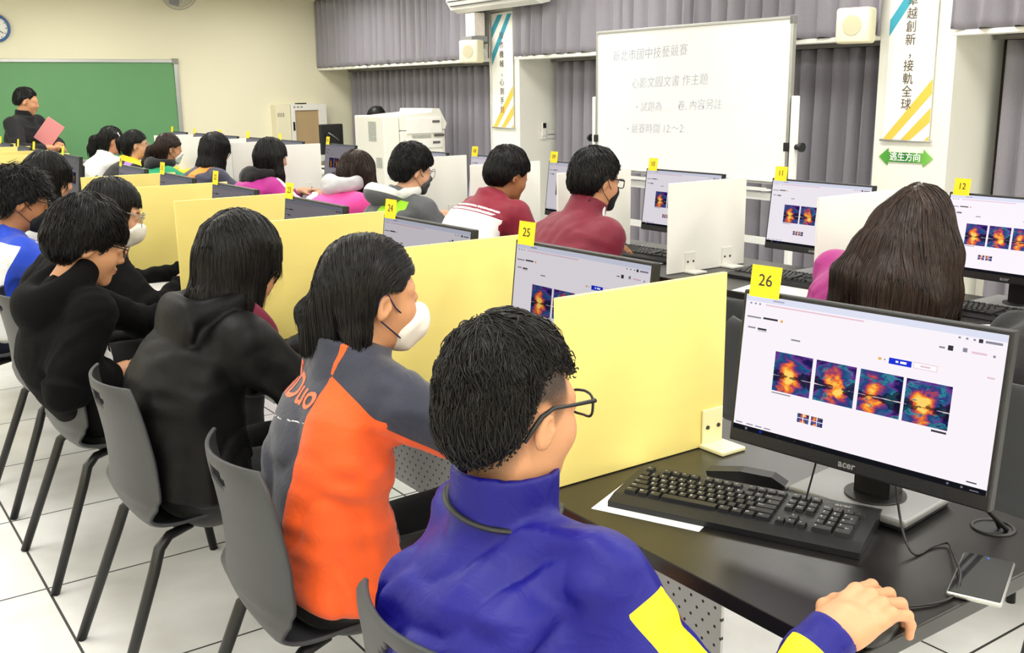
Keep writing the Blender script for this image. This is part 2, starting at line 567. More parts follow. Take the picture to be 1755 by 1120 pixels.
MB().tube([(-.06, -.05, .37), (0, -.06, .33), (.06, -.05, .29)], .005, 6).build('cable', MT['silver'], root)

# ---------------------------------------------------------------- copier
root = empty('copier', 'large white office copier standing before the grey curtain', 'copier', (3.42, 8.80, 0))
mcop = mat('copier_white', '#efede2', .45, var=.02)
W0, W1, D_ = -.33, .335, .64       # width along x, depth along y
MB().box((W0, .03, .02), (W0 + .17, D_, 1.275), .012).build('finisher_body', mcop, root)
MB().box((W0 + .175, .0, .02), (W1, D_, 1.13), .012).build('main_body', mcop, root)
t = MB(); t.prism([(W0 + .175, 1.135), (W1, 1.135), (W1 + .02, 1.19), (W1 - .06, 1.335), (W1 - .14, 1.335), (W1 - .15, 1.30), (W0 + .3, 1.285), (W0 + .175, 1.275)], 1, .0, D_)
t.build('top_cover', mcop, root)
for (za, zb) in ((.56, .74), (.76, .94), (.96, 1.05), (1.10, 1.25)):
    d = MB().box((W0 + .23, -.012, za), (W1 - .04, .0, zb), .004).build('drawer', mat('drawer_white', '#f6f5ee', .4), root)
    MB().box((W1 - .15, -.018, zb - .05), (W1 - .07, -.011, zb - .028)).build('drawer_handle', mat('handle_grey', '#5f5d58', .5), d)
MB().box((W1 - .13, -.016, 1.068), (W1 - .02, -.002, 1.09)).build('control_slot', mat('slot_dark', '#55534f', .5), root)
mstk = mat('sticker_print', '#b0b3aa', .6, var=.5, vs_=45)
for (ya, yb, za, zb) in ((.18, .34, 1.03, 1.22), (.08, .2, .78, .88)):
    MB().box((W0 - .002, ya, za), (W0 + .0005, yb, zb)).build('sticker', mstk, root)
MB().box((W0 + .29, -.015, 1.065), (W1 - .17, -.0, 1.085)).build('sticker', mstk, root)
for yy in (.06, D_ - .06):
    for xx in (W0 + .06, W1 - .06): MB().cyl((xx, yy, 0), .03, .03).build('foot', MT['black_plastic'], root)

# ---------------------------------------------------------------- air conditioner
root = empty('air_conditioner', 'white wall air conditioner above the first banner', 'air conditioner', (XW - .115, 7.62, 2.18))
pr = [(0, .02), (0, .3), (-.17, .3), (-.21, .24), (-.21, .10), (-.165, .03), (-.09, 0)]
MB().prism([(x_, z_) for x_, z_ in pr], 1, -.64, .64).build('housing', MT['white_plastic'], root)
MB().box((-.2, -.6, .055), (-.12, .6, .062), M=Matrix.Rotation(rad(0), 4, 'Y')).box((-.215, -.62, .095), (-.205, .62, .103)).build('air_outlet', MT['black_plastic'], root)
MB().box((-.213, .45, .12), (-.2095, .55, .15)).build('display', MT['silver'], root)

# ---------------------------------------------------------------- banners and sign
mban = mat('banner_cloth', '#f6f4ea', .7, var=.02, vs_=3)
mteal = mat('banner_teal', '#3d9fb5', .7); mgold = mat('banner_gold', '#f3c14a', .7); mtxt = mat('banner_ink', '#5b4f45', .7)


def banner(label, y0, y1, z0, z1, txt, tz, tsize, step):
    w_ = y1 - y0; yc = (y0 + y1) / 2
    root = empty('wall_banner', label, 'banner', (XW - .012, yc, z0))
    H = z1 - z0; h_ = w_ / 2
    MB().box((-.004, -h_, 0), (0, h_, H)).build('banner_cloth', mban, root)
    st = MB()

    def band(pts): st.prism([(p[0], p[1]) for p in pts], 0, -.006, -.0042)
    t_ = w_ * .20
    if True:
        # y axis runs to the left in the picture
        band([(h_, H - .02), (h_ - w_ * .35, H - .02), (h_, H - .02 - w_ * .55)])if 0 else None
        band([(-h_ + .01, H - .02), (-h_ + .01 + t_, H - .02), (h_, H - .02 - w_ * .85 - t_ * .9 + .0), (h_, H - .02 - w_ * 1.15 - t_ * .9)])
        band([(-h_ + .02 + t_ * 2, H - .02), (-h_ + .02 + t_ * 3.2, H - .02), (h_, H - .02 - w_ * .35), (h_, H - .02 - w_ * .62)])
    st.build('teal_stripe', mteal, root)
    st = MB()
    band([(-h_, .0 + w_ * 1.15), (-h_, w_ * .88), (h_ - t_ * 1.0, .004), (h_, .004)])
    band([(-h_, w_ * .62), (-h_, w_ * .36), (h_ - t_ * 3.0, .004), (h_ - t_ * 2.0, .004)])
    band([(-h_, w_ * .1), (-h_, .004), (-h_ + t_ * .5, .004)])
    st.build('gold_stripe', mgold, root)
    mt = MB()
    for k, ch in enumerate(txt):
        if ch == ' ': continue
        me = text_mesh(ch, tsize, .0005)
        mt.mesh(me, FM((0, -1, 0), (0, 0, 1), (-.0065, .01 + (-tsize * .32 if ch == '，' else 0), tz - k * step)))
    mt.build('lettering', mtxt, root)
    rd = MB().tube([(-.003, -h_ - .02, .0), (-.003, h_ + .02, 0)], .006, 8).tube([(-.003, -h_ - .02, H), (-.003, h_ + .02, H)], .006, 8)
    rd.build('rod', MT['metal'], root)


banner('narrow wall banner reading 操作機械，心到手到 under the air conditioner', 7.665, 7.99, 1.165, 2.175, '操作機械，心到手到', .805, .068, .081)
banner('wall banner reading 卓越創新，接軌全球 above the green arrow sign', 3.525, 3.83, 1.178, 2.20, '卓越創新，接軌全球', .785, .070, .0725)

root = empty('direction_sign', 'green double arrow escape direction sign under the banner', 'sign', (XW - .002, 3.675, 1.08))
m, N, L, P = new_mat('sign_green')
tc = N.new('ShaderNodeTexCoord'); gr = N.new('ShaderNodeSeparateXYZ'); L.new(tc.outputs['Generated'], gr.inputs[0])
rp = N.new('ShaderNodeValToRGB')
rp.color_ramp.elements[0].color = srgb('#7fc552') + (1,); rp.color_ramp.elements[1].color = srgb('#5aa83c') + (1,)
e = rp.color_ramp.elements.new(.5); e.color = srgb('#1f7a2c') + (1,)
L.new(gr.outputs[1], rp.inputs[0]); L.new(rp.outputs[0], P.inputs['Base Color'])
ar = [(-.178, 0), (-.118, .05), (-.118, .028), (.118, .028), (.118, .05), (.178, 0), (.118, -.05), (.118, -.028), (-.118, -.028), (-.118, -.05)]
MB().prism(ar, 0, -.006, 0).build('arrow', m, root)
t = MB(); t.mesh(text_mesh('逃生方向', .052, .0005, .0006), FM((0, -1, 0), (0, 0, 1), (-.0068, 0, 0)))
t.build('lettering', MT['white_paper'], root)


# ---------------------------------------------------------------- wall loudspeakers
def speaker(label, loc, rz, s=1.0, wall=.2):
    root = empty('wall_speaker', label, 'speaker', loc, rz, None)
    MB().box((-.09, -.1 * s, -.1 * s), (.03, .1 * s, .1 * s), .018, 3).build('speaker_box', MT['cream_plastic'], root)
    MB().cyl((-.094, 0, 0), .056 * s, .006, 0, 32).build('speaker_grille', mat('grille_cloth', '#bcb597', .7, var=.3, vs_=400), root)
    MB().box((.025, -.03, -.03), (wall, .03, .03), .006).box((wall - .012, -.05, -.07), (wall, .05, .07), .004).build('wall_bracket', MT['white_plastic'], root)


speaker('cream wall loudspeaker left of the narrow banner', (3.6, 8.02, 1.84), rad(24), 1.0, .17)
speaker('cream wall loudspeaker between the whiteboard and the wide banner', (3.62, 3.93, 1.835), rad(16), 1.0, .16)
# brown paper box and metal plate above the first loudspeaker
root = empty('patterned_box', 'small box with red scribbles above the loudspeaker by the air conditioner', 'box', (3.64, 8.05, 1.975))
MB().box((-.05, -.075, .0), (.06, .075, .2), .003).build('box_body', mat('scribbled_paper', '#eadfd6', .7, var=.22, vs_=38), root)
MB().box((-.1, -.1, -.05), (.07, .09, -.002), .003).build('shelf_plate', MT['silver'], root)

# remote control in a holder on the recess wall
root = empty('remote_control', 'air conditioner remote in a holder on the recess wall', 'remote control', (4.05, 7.588, 1.06))
MB().box((-.025, -.022, .0), (.025, -.002, .07), .004).build('holder', MT['white_plastic'], root)
MB().box((-.022, -.03, .03), (.022, -.008, .155), .005).build('remote_body', MT['white_plastic'], root)
MB().box((-.017, -.033, .1), (.017, -.0295, .145)).build('remote_display', MT['black_plastic'], root)
root = empty('wall_socket', 'white outlet plate beside the remote control', 'socket', (4.14, 7.588, 1.1))
MB().box((-.05, -.01, -.035), (.05, -.001, .035), .003).build('plate', MT['white_plastic'], root)
MB().box((-.04, -.012, -.004), (.04, -.0095, .004)).build('slot', MT['silver'], root)
# thin cable running down the pilaster by the first banner
o = MB().tube([(3.79, 8.034, 2.2), (3.788, 8.03, 1.95), (3.785, 8.036, 1.84), (3.79, 8.032, 1.6), (3.79, 8.036, 1.3), (3.79, 8.033, .9), (3.79, 8.035, .5)], .005, 6).build('wall_cable', MT['white_plastic'])
setp(o, 'thin white cable running down the wall beside the narrow banner', 'cable')

# ---------------------------------------------------------------- rolling whiteboard
root = empty('whiteboard', 'rolling whiteboard with faint handwriting in front of the curtains', 'whiteboard', (3.1, 4.82, 0))
hy = .845; bz0, bz1 = .955, 1.868
mwb = mat('whiteboard_enamel', '#fbfbfa', .25, var=.01)
MB().box((0, -hy, bz0), (.02, hy, bz1)).build('board_surface', mwb, root)
f = MB()
f.box((-.006, -hy - .012, bz1 - .004), (.026, hy + .012, bz1 + .014), .003).box((-.006, -hy - .012, bz0 - .014), (.026, hy + .012, bz0 + .004), .003)
f.box((-.006, -hy - .014, bz0), (.026, -hy + .004, bz1), .003).box((-.006, hy - .004, bz0), (.026, hy + .014, bz1), .003)
f.build('board_frame', MT['metal'], root)
MB().box((-.009, -hy - .017, bz1 - .03), (.029, -hy + .01, bz1 + .017), .004).build('frame_corner', mat('grey_corner_b', '#6d6c6c', .5), root)
mwhm = mat('white_metal', '#eeeeea', .35, var=.02)
for sy in (-1, 1):
    p = MB().box((-.005, sy * (hy + .038) - .018, .1), (.035, sy * (hy + .038) + .018, 1.445), .008, 3)
    p.build('post', mwhm, root)
    k = MB().cyl((.015, sy * (hy + .05), 1.16), .016, sy * .035 if sy > 0 else -.035, 1, 12).cyl((.015, sy * (hy + .085), 1.16), .026, .02 * sy, 1, 16)
    k.box((-.02, sy * (hy + .005) - .014, 1.135), (.03, sy * (hy + .005) + .014, 1.185), .004)
    k.build('clamp_knob', MT['black_plastic'], root, normals=True)
    MB().box((-.28, sy * (hy + .038) - .02, .06), (.3, sy * (hy + .038) + .02, .1), .006).build('foot', mwhm, root)
    for fx_ in (-.25, .27): MB().cyl((fx_, sy * (hy + .038) - .012, .03), .03, .024, 1, 16).build('caster', MT['black_plastic'], root)
for z_ in (.865, .60, .33):
    MB().box((.004, -hy - .03, z_ - .022), (.026, hy + .03, z_ + .022), .004).build('crossbar', mwhm, root)
MB().box((-.06, -hy * .9, .905), (.0, hy * .9, .912)).box((-.062, -hy * .9, .905), (-.058, hy * .9, .925)).build('pen_tray', mwhm, root)
mk = mat('marker_ink', '#a3abc9', .6, var=.3, vs_=30)
for (s_, y_, z_, sz, sp_) in (('新北市國中技藝競賽', .33, 1.715, .078, 1.06), ('心影文圖文書 作主題', .14, 1.535, .076, 1.0), ('・試題為＿＿卷, 內容另註＿＿', .0, 1.385, .07, 1.0), ('・競賽時間 12:～2:', .27, 1.235, .07, 1.02)):
    MB().mesh(text_mesh(s_, sz, .0003, -.0012, shear=.12, space=sp_), FM((0, -1, .03), (0, .03, 1), (-.0008, y_, z_))).build('handwriting', mk, root)
# ================================================================== DESKS, PARTITIONS, COMPUTERS, CHAIRS
ZD = 0.74
AX, BX = 0.0, 1.792           # rear edges of the partitions in the two rows
LEFTWARD = -PI / 2            # local +x points to -Y (to the right for a sitting student)

# ---------------------------------------------------------------- desks
mperf, N, L, P = new_mat('perforated_grey_steel')
ge = N.new('ShaderNodeTexCoord'); sp = N.new('ShaderNodeSeparateXYZ'); L.new(ge.outputs['Object'], sp.inputs[0])


def frac_c(s, pitch):
    return nmath(N, L, 'SUBTRACT', nmath(N, L, 'FRACT', nmath(N, L, 'DIVIDE', s, pitch)), .5)


ya = nmath(N, L, 'ADD', sp.outputs[1], 50.0); za = nmath(N, L, 'ADD', sp.outputs[2], 50.0)
row = nmath(N, L, 'FLOOR', nmath(N, L, 'DIVIDE', za, .022))
yb = nmath(N, L, 'ADD', ya, nmath(N, L, 'MULTIPLY', nmath(N, L, 'MODULO', row, 2.0), .018))
d2 = nmath(N, L, 'ADD', nmath(N, L, 'POWER', nmath(N, L, 'MULTIPLY', frac_c(yb, .036), .036), 2.0), nmath(N, L, 'POWER', nmath(N, L, 'MULTIPLY', frac_c(za, .022), .022), 2.0))
hole = nmath(N, L, 'LESS_THAN', d2, .0037 ** 2)
mx = N.new('ShaderNodeMix'); mx.data_type = 'RGBA'; L.new(hole, mx.inputs['Factor'])
mx.inputs[6].default_value = srgb('#c6c7cc') + (1,); mx.inputs[7].default_value = srgb('#0c0c0d') + (1,)
L.new(mx.outputs[2], P.inputs['Base Color']); P.inputs['Roughness'].default_value = .45


def desk(label, x, y0, y1, panel=None, group=None, legs=None):
    root = empty('computer_desk', label, 'desk', (x, (y0 + y1) / 2, 0), 0, group)
    h = (y1 - y0) / 2 - .0012
    MB().box((-.5, -h, ZD - .028), (.125, h, ZD), .0025).build('desk_top', MT['desk_top'], root)
    ym = (y0 + y1) / 2
    pa, pb = (-h + .115, h - .115) if panel is None else (panel[0] - ym, panel[1] - ym)
    MB().box((-.10, pa, .26), (-.092, pb, ZD - .0285)).build('modesty_panel', mperf, root)
    for ly in ((-h + .10, h - .10) if legs is None else (legs[0] - ym, legs[1] - ym)):
        g = MB().box((-.06, ly - .025, .04), (.02, ly + .025, ZD - .028), .004)
        g.box((-.30, ly - .025, 0.0), (.11, ly + .025, .04), .004).box((-.42, ly - .02, ZD - .06), (.1, ly + .02, ZD - .028))
        g.build('leg', MT['black_metal'], root)
    n = max(1, int(round((y1 - y0) / .75)))
    for k in range(n):
        yy = -h + (k + .5) * (2 * h / n) - .245
        q = MB()
        q.tube([(.045 + .034 * math.cos(a), yy + .034 * math.sin(a), ZD + .001) for a in np.linspace(0, 2 * PI, 25)[:-1]], .0035, 6, closed=True)
        q.cyl((.045, yy, ZD + .0003), .031, .0006, 2, 24)
        q.build('cable_grommet', MT['black_plastic'], root)
    return root


ga, gb = 'desks of the yellow partition row', 'desks of the white partition row'
desk('black desk with the open mouse hand and phone, nearest desk', AX, .765, 2.24, (1.38, 2.15), ga, (1.62, 2.12))
desk('black desk in front of the student in the black hooded jacket', AX, 2.24, 3.74, group=ga)
desk('black desk in front of the student in the black hoodie with glasses', AX, 3.74, 5.24, group=ga)
desk('black single desk beyond the last near yellow partition', AX, 5.24, 6.03, group=ga)
desk('far desk of the yellow row, on the near side by the aisle', AX, 6.62, 8.2, group=ga)
desk('farthest desk of the yellow row beside the standing teacher', AX, 8.2, 9.75, group=ga)
desk('black desk of the long-haired student, in the white row at the right edge', BX, .82, 2.32, group=gb)
desk('black desk with screens 10 and 11 in the white row', BX, 2.32, 3.82, group=gb)
desk('desk in the white row in front of the maroon and white jacket', BX, 3.82, 5.32, group=gb)
desk('single desk in the white row before the pink hoodie', BX, 5.32, 6.08, group=gb)
desk('far desk of the white row in front of the magenta jacket', BX, 6.42, 7.90, group=gb)
desk('far desk of the white row before the green jacket', BX, 7.90, 9.38, group=gb)
desk('farthest desk of the white row before the white jacket', BX, 9.38, 10.9, group=gb)

# ---------------------------------------------------------------- partitions
mclip = mat('clear_clip', '#efe9b8', .25, var=.02)
mscrew = mat('screw', '#55524a', .35, .8)
PZ = 1.117


def partition(label, x, y, colour, brackets, group, xr=.452):
    root = empty('desk_partition', label, 'partition', (x, y, ZD), 0, group)
    MB().box((-xr, -.006, .0015), (0, .006, PZ - ZD), .0012, 1).build('panel', MT[colour], root)
    for bx in brackets:
        b = MB()
        b.box((bx - .03, -.011, .008), (bx + .03, -.0062, .085), .002)
        b.box((bx - .035, -.075, .0005), (bx + .035, .006, .009), .002)
        o = b.build('bracket', mclip if colour == 'yellow_panel' else MT['white_plastic'], root)
        for sx in (-.016, .016): MB().cyl((bx + sx, -.0135, .045), .0045, .003, 1, 10).build('screw', mscrew, o)
    return root


gy, gw = 'yellow partitions', 'white partitions'
for y, lb in ((1.495, 'yellow desk partition right of card 25, nearest to the camera'), (2.245, 'yellow desk partition between cards 24 and 25, behind the girl in orange'),
              (2.995, 'yellow desk partition between cards 23 and 24'), (3.80, 'yellow desk partition just before card 23'),
              (4.50, 'yellow desk partition behind the girl with round glasses, with a card at its end'), (5.245, 'yellow desk partition last before the aisle, behind the round-glasses girl')):
    partition(lb, AX, y, 'yellow_panel', (-.035,), gy)
for y, lb in ((7.59, 'yellow partition beyond the aisle, nearest of the far ones'), (8.17, 'yellow partition beyond the aisle, second of the far ones'),
              (8.95, 'yellow partition beyond the aisle, third of the far ones'), (9.58, 'yellow partition beyond the aisle, farthest by the chalkboard')):
    partition(lb, AX, y, 'yellow_panel', (-.035,), gy)
for y, lb in ((2.331, 'white desk partition left of the long-haired student'), (3.081, 'white desk partition between screens 10 and 11'),
              (3.831, 'white desk partition just right of the maroon jacket student'), (4.581, 'white desk partition right of card 08 beside the maroon and white jacket'),
              (5.331, 'white desk partition facing the student with the grey hood lining')):
    partition(lb, BX, y, 'white_panel', (-.33, -.11), gw)
for k, lb in enumerate(('white partition facing the magenta jacket, nearest of the far ones', 'white partition behind the magenta jacket girl', 'white partition beside the navy and orange jacket',
                        'white partition before the green jacket', 'white partition farthest away, beside the ponytail girl in green')):
    partition(lb, BX, 7.43 + .7 * k, 'white_panel', (-.33, -.11), gw)

# ---------------------------------------------------------------- monitor
MW, MH = .48, .282
SC_BG = emis('screen_white', '#fbf6fb', 1.0, True)
SC = {
    'bar': emis('screen_bar', '#dfe4f4', 1.0, True), 'task': emis('screen_task', '#15161c', 1.0, True), 'blue': emis('screen_blue', '#1f35d6', 1.0, True),
    'txt': emis('screen_text', '#8d8c9b', 1.0, True), 'dark': emis('screen_dark', '#3a3840', 1.0, True), 'pink': emis('screen_pink', '#e9c8d2', 1.0, True),
    'orange': emis('screen_orange', '#f0b048', 1.0, True), 'wht': emis('screen_lit', '#ffffff', 1.0, True)}


def picture_mat():
    """four different sunset paintings, driven by the screen mesh's UVs"""
    m = bpy.data.materials.new('screen_pictures'); m.use_nodes = True
    N, L = m.node_tree.nodes, m.node_tree.links
    N.clear()
    out = N.new('ShaderNodeOutputMaterial'); e = N.new('ShaderNodeEmission')
    uv = N.new('ShaderNodeUVMap'); sp = N.new('ShaderNodeSeparateXYZ'); L.new(uv.outputs[0], sp.inputs[0])
    M_ = lambda op, a, b=None, c=None: nmath(N, L, op, a, b, c)
    fr = M_('FRACT', sp.outputs[0]); idx = M_('FLOOR', sp.outputs[0])
    v = sp.outputs[1]
    cmb = N.new('ShaderNodeCombineXYZ'); L.new(sp.outputs[0], cmb.inputs[0]); L.new(v, cmb.inputs[1]); L.new(M_('MULTIPLY', idx, 7.3), cmb.inputs[2])

    def noise(scale, det=5, dist=0.0, off=0.0):
        n = N.new('ShaderNodeTexNoise'); n.inputs['Scale'].default_value = scale; n.inputs['Detail'].default_value = det; n.inputs['Distortion'].default_value = dist
        mp = N.new('ShaderNodeMapping'); mp.inputs['Location'].default_value = (off, off * .7, 0); mp.inputs['Scale'].default_value = (1, 1.5, 1)
        L.new(cmb.outputs[0], mp.inputs[0]); L.new(mp.outputs[0], n.inputs['Vector'])
        return n.outputs['Fac']
    n1 = noise(2.3, 4, .7); n2 = noise(3.0, 3, .9, 9.1); n3 = noise(6, 3, .3, 3.3)
    # reflection: fold the picture at the water line
    hz = .40
    vm = M_('ABSOLUTE', M_('SUBTRACT', v, hz))
    cx = M_('ADD', .42, M_('MULTIPLY', M_('SINE', M_('MULTIPLY', idx, 2.1)), .12))
    dx = M_('SUBTRACT', fr, cx)
    dist = M_('SQRT', M_('ADD', M_('MULTIPLY', dx, dx), M_('POWER', M_('MULTIPLY', M_('SUBTRACT', vm, .12), .9), 2.0)))
    t = M_('ADD', M_('MULTIPLY', dist, 1.55), M_('MULTIPLY', M_('SUBTRACT', n1, .5), 1.5))
    rp = N.new('ShaderNodeValToRGB'); L.new(t, rp.inputs[0])
    cr = rp.color_ramp; cr.elements[0].position = 0; cr.elements[0].color = srgb('#ffd86a') + (1,)
    cr.elements[1].position = 1; cr.elements[1].color = srgb('#1c1a52') + (1,)
    for p_, c_ in ((.10, '#ffb040'), (.20, '#ee7434'), (.31, '#b0485a'), (.42, '#5a3a80'), (.54, '#2a3f7a'), (.66, '#1f5f86'), (.80, '#6a3a92')):
        el = cr.elements.new(p_); el.color = srgb(c_) + (1,)
    teal = N.new('ShaderNodeMix'); teal.data_type = 'RGBA'; L.new(rp.outputs[0], teal.inputs[6]); teal.inputs[7].default_value = srgb('#2f8f9e') + (1,)
    L.new(M_('MULTIPLY', M_('GREATER_THAN', n2, .60), M_('MULTIPLY', M_('SUBTRACT', 1.0, M_('COMPARE', idx, 0.0, .4)), .75)), teal.inputs['Factor'])
    dk = N.new('ShaderNodeMix'); dk.data_type = 'RGBA'; L.new(teal.outputs[2], dk.inputs[6]); dk.inputs[7].default_value = srgb('#14131d') + (1,)
    # mountains either side of the water line, dark clouds
    mt_ = M_('LESS_THAN', vm, M_('ADD', M_('MULTIPLY', M_('ABSOLUTE', dx), .42), M_('MULTIPLY', M_('SUBTRACT', n3, .56), .35)))
    cl = M_('GREATER_THAN', n2, .655)
    L.new(M_('MAXIMUM', M_('MULTIPLY', mt_, .8), M_('MULTIPLY', cl, .45)), dk.inputs['Factor'])
    hi = N.new('ShaderNodeMix'); hi.data_type = 'RGBA'; L.new(dk.outputs[2], hi.inputs[6]); hi.inputs[7].default_value = srgb('#e8d8d8') + (1,)
    L.new(M_('MULTIPLY', M_('LESS_THAN', vm, M_('MULTIPLY', M_('SUBTRACT', n1, .5), .12)), .8), hi.inputs['Factor'])
    oi = N.new('ShaderNodeObjectInfo'); mu = N.new('ShaderNodeMix'); mu.data_type = 'RGBA'; mu.blend_type = 'MULTIPLY'; mu.inputs['Factor'].default_value = 1
    L.new(hi.outputs[2], mu.inputs[6]); L.new(oi.outputs['Color'], mu.inputs[7])
    L.new(mu.outputs[2], e.inputs[0]); e.inputs[1].default_value = 1.0
    L.new(e.outputs[0], out.inputs[0])
    return m


PIC = picture_mat()
SW, SH = MW - .014, MH - .032         # lit area


def screen_mesh(simple=False):
    mb = MB()
    # local: y from +SW/2 (viewer's left) to -SW/2, z down from 0 to -SH, facing -x
    lay = [0]

    def q(u0, v0, u1, v1, mi, uv=None):
        lay[0] += 1
        x = -.00012 * (1 if mi == 0 else 2 + (lay[0] % 3))
        mb.mi = mi
        Y = lambda u: SW * (.5 - u)
        Z = lambda v: -SH * v
        mb.quad((x, Y(u0), Z(v1)), (x, Y(u1), Z(v1)), (x, Y(u1), Z(v0)), (x, Y(u0), Z(v0)), uv)
    q(0, 0, 1, 1, 0)
    q(0, 0, 1, .045, 1)
    q(.19, .006, .40, .045, 10)
    q(.03, .018, .09, .030, 4); q(.12, .018, .17, .03, 4); q(.22, .02, .34, .032, 4)
    q(.09, .056, .50, .066, 7)
    for u in (.02, .04, .06): q(u, .055, u + .008, .067, 4)
    for u in (.84, .865, .89): q(u, .055, u + .008, .067, 4)
    q(.908, .05, .922, .074, 5); q(.93, .055, .985, .07, 4)
    q(.012, .155, .075, .166, 4); q(.085, .150, .15, .164, 5); q(.162, .15, .172, .168, 6)
    q(.02, .232, .055, .243, 4); q(.065, .232, .105, .246, 5); q(.065, .252, .105, .255, 5)
    q(.43, .20, .47, .207, 4) if False else None
    q(.78, .135, .80, .146, 4); q(.81, .12, .828, .152, 5); q(.86, .12, .875, .146, 4); q(.89, .133, .94, .146, 7); q(.96, .135, .968, .15, 4)
    q(.216, .268, .255, .279, 4); q(.57, .277, .582, .293, 8); q(.592, .28, .597, .29, 4)
    q(.61, .266, .693, .306, 3); q(.635, .279, .645, .292, 9); q(.652, .278, .675, .293, 9)
    q(.70, .264, .784, .305, 7); q(.702, .268, .782, .301, 9); q(.725, .279, .76, .290, 7)
    q(.95, .27, .975, .281, 7)
    for k, u in enumerate((.156, .333, .51, .683)):
        q(u, .375, u + .162, .657, 11, [(k + .0, 0), (k + .999, 0), (k + .999, 1), (k + .0, 1)])
    q(.157, .668, .24, .676, 4); q(.79, .669, .843, .682, 5)
    for k, u in enumerate((.279, .337)):
        for a in (0, 1):
            for b in (0, 1):
                q(u + a * .026, .775 + b * .034, u + a * .026 + .023, .775 + b * .034 + .03, 11, [(k + a * .5 + 1, b * .5), (k + a * .5 + 1.49, b * .5), (k + a * .5 + 1.49, b * .5 + .49), (k + a * .5 + 1, b * .5 + .49)])
    for u in (.01, .06, .10, .14): q(u, .943, u + .03, .951, 4)
    q(.93, .935, .965, .943, 5)
    q(0, .963, 1, 1, 2)
    for k in range(8): q(.012 + k * .022, .973, .022 + k * .022, .990, (9, 9, 4, 9, 4, 3, 8, 4)[k])
    for k in range(8): q(.20 + k * .025, .978, .207 + k * .025, .986, 5)
    for k in range(6): q(.85 + k * .016, .976, .858 + k * .016, .988, 4)
    q(.945, .972, .975, .979, 4); q(.945, .983, .975, .99, 4)
    mb.mi = 0
    me = bpy.data.meshes.new('screen'); mb.bm.to_mesh(me); mb.bm.free()
    for m_ in (SC_BG, SC['bar'], SC['task'], SC['blue'], SC['txt'], SC['dark'], SC['orange'], SC['pink'], SC['orange'], SC['wht'], SC['wht'], PIC): me.materials.append(m_)
    return me


SCREEN_ME = screen_mesh()
TILT = Matrix.Rotation(rad(6.5), 4, 'Y')


def make_monitor():
    root = empty('computer_monitor', '', 'monitor', (0, 0, ZD))
    z0 = .118
    MT_ = Matrix.Translation((0, 0, z0)) @ TILT
    h = MB()
    h.box((0, -MW / 2, 0), (.022, MW / 2, MH), .003, 2, M=MT_)
    h.box((.020, -MW / 2 + .05, .03), (.048, MW / 2 - .05, MH - .05), .012, 2, M=MT_)
    hs = h.build('monitor_housing', MT['black_plastic'], root)
    s = link('screen', SCREEN_ME, None, root)
    s.matrix_local = MT_ @ Matrix.Translation((-.0003, 0, MH - .0075))
    lg = MB().mesh(text_mesh('acer', .017, .0003, .0004, space=1.05), FM((0, -1, 0), (0, 0, 1), (-.0006, 0, .0125))).build('maker_logo', MT['silver'], hs)
    lg.matrix_local = MT_
    n = MB()
    n.prism([(.15, .02), (.20, .02), (.185, .19), (.12, .245), (.05, .245), (.05, .185), (.11, .185), (.15, .15)], 1, -.005, .065)
    n.cyl((.165, .03, .0205), .055, .006, 2, 28)
    n.build('stand_neck', MT['black_plastic'], root, normals=True)
    MB().box((.085, -.07, .0085), (.265, .165, .0225), .005, 3).build('stand_base', MT['silver'], root)
    MB().box((.09, -.065, 0.0006), (.26, .16, .0085), .002).build('base_foot', MT['black_plastic'], root)
    return root


MON = make_monitor()
mon_first = [True]


def monitor(x, yc, label, group, yaw=0.0, bright=(1, 1, 1)):
    if mon_first[0]:
        t = MON; mon_first[0] = False
    else: t = copy_tree(MON)
    t.location = (x, yc, ZD); t.rotation_euler = (0, 0, yaw)
    t['label'] = label; t['group'] = group
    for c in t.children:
        if c.name.startswith('screen'): c.color = tuple(bright) + (1,)  # dimming of screens viewed at a slant is put into this colour
    return t


def card(mon, num, label, group, dy=.0, tilt=8, size=1.0):
    """yellow number card standing on the top edge of a monitor"""
    mw_ = Matrix.Translation(mon.location) @ Matrix.Rotation(mon.rotation_euler.z, 4, 'Z') @ Matrix.Translation((0, 0, .118)) @ TILT
    p = mw_ @ Vector((.0, MW / 2 - .045 - dy, MH))
    root = empty('number_card', label, 'number card', p, mon.rotation_euler.z + rad(random.uniform(-5, 3)), group)
    s = size
    R = Matrix.Rotation(rad(tilt), 4, 'Y')
    MB().box((-.0042, -.031 * s, -.010), (-.0035, .031 * s, .047 * s), M=R).build('card_sheet', MT['yellow_paper'], root)
    if num:
        t = MB().mesh(text_mesh(num, .030 * s, .0002), R @ FM((0, -1, 0), (0, 0, 1), (-.0047, 0, .020 * s)))
        t.build('number', MT['ink'], root)
    return root


gm = 'computer monitors'
gc = 'number cards on the monitors'
MONX = -.195
B1 = (1.0, .985, 1.0)
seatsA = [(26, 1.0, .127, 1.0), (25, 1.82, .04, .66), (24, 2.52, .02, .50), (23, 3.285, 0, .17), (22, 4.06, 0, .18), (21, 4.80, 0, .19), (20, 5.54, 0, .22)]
MONS = {}
for n_, yc, yw, br in seatsA:
    lb = {26: 'black monitor with card 26 showing a bright page of four sunset pictures, nearest', 25: 'monitor under card 25 half hidden by the near yellow partition'}.get(n_, 'monitor under card %d, its top edge showing above the yellow partition' % n_)
    x_ = MONX if n_ == 26 else -.165
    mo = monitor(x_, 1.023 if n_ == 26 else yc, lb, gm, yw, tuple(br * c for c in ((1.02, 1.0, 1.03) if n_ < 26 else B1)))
    MONS[n_] = mo
    card(mo, str(n_), 'yellow number card reading %d on a black monitor' % n_, gc, dy=.0)
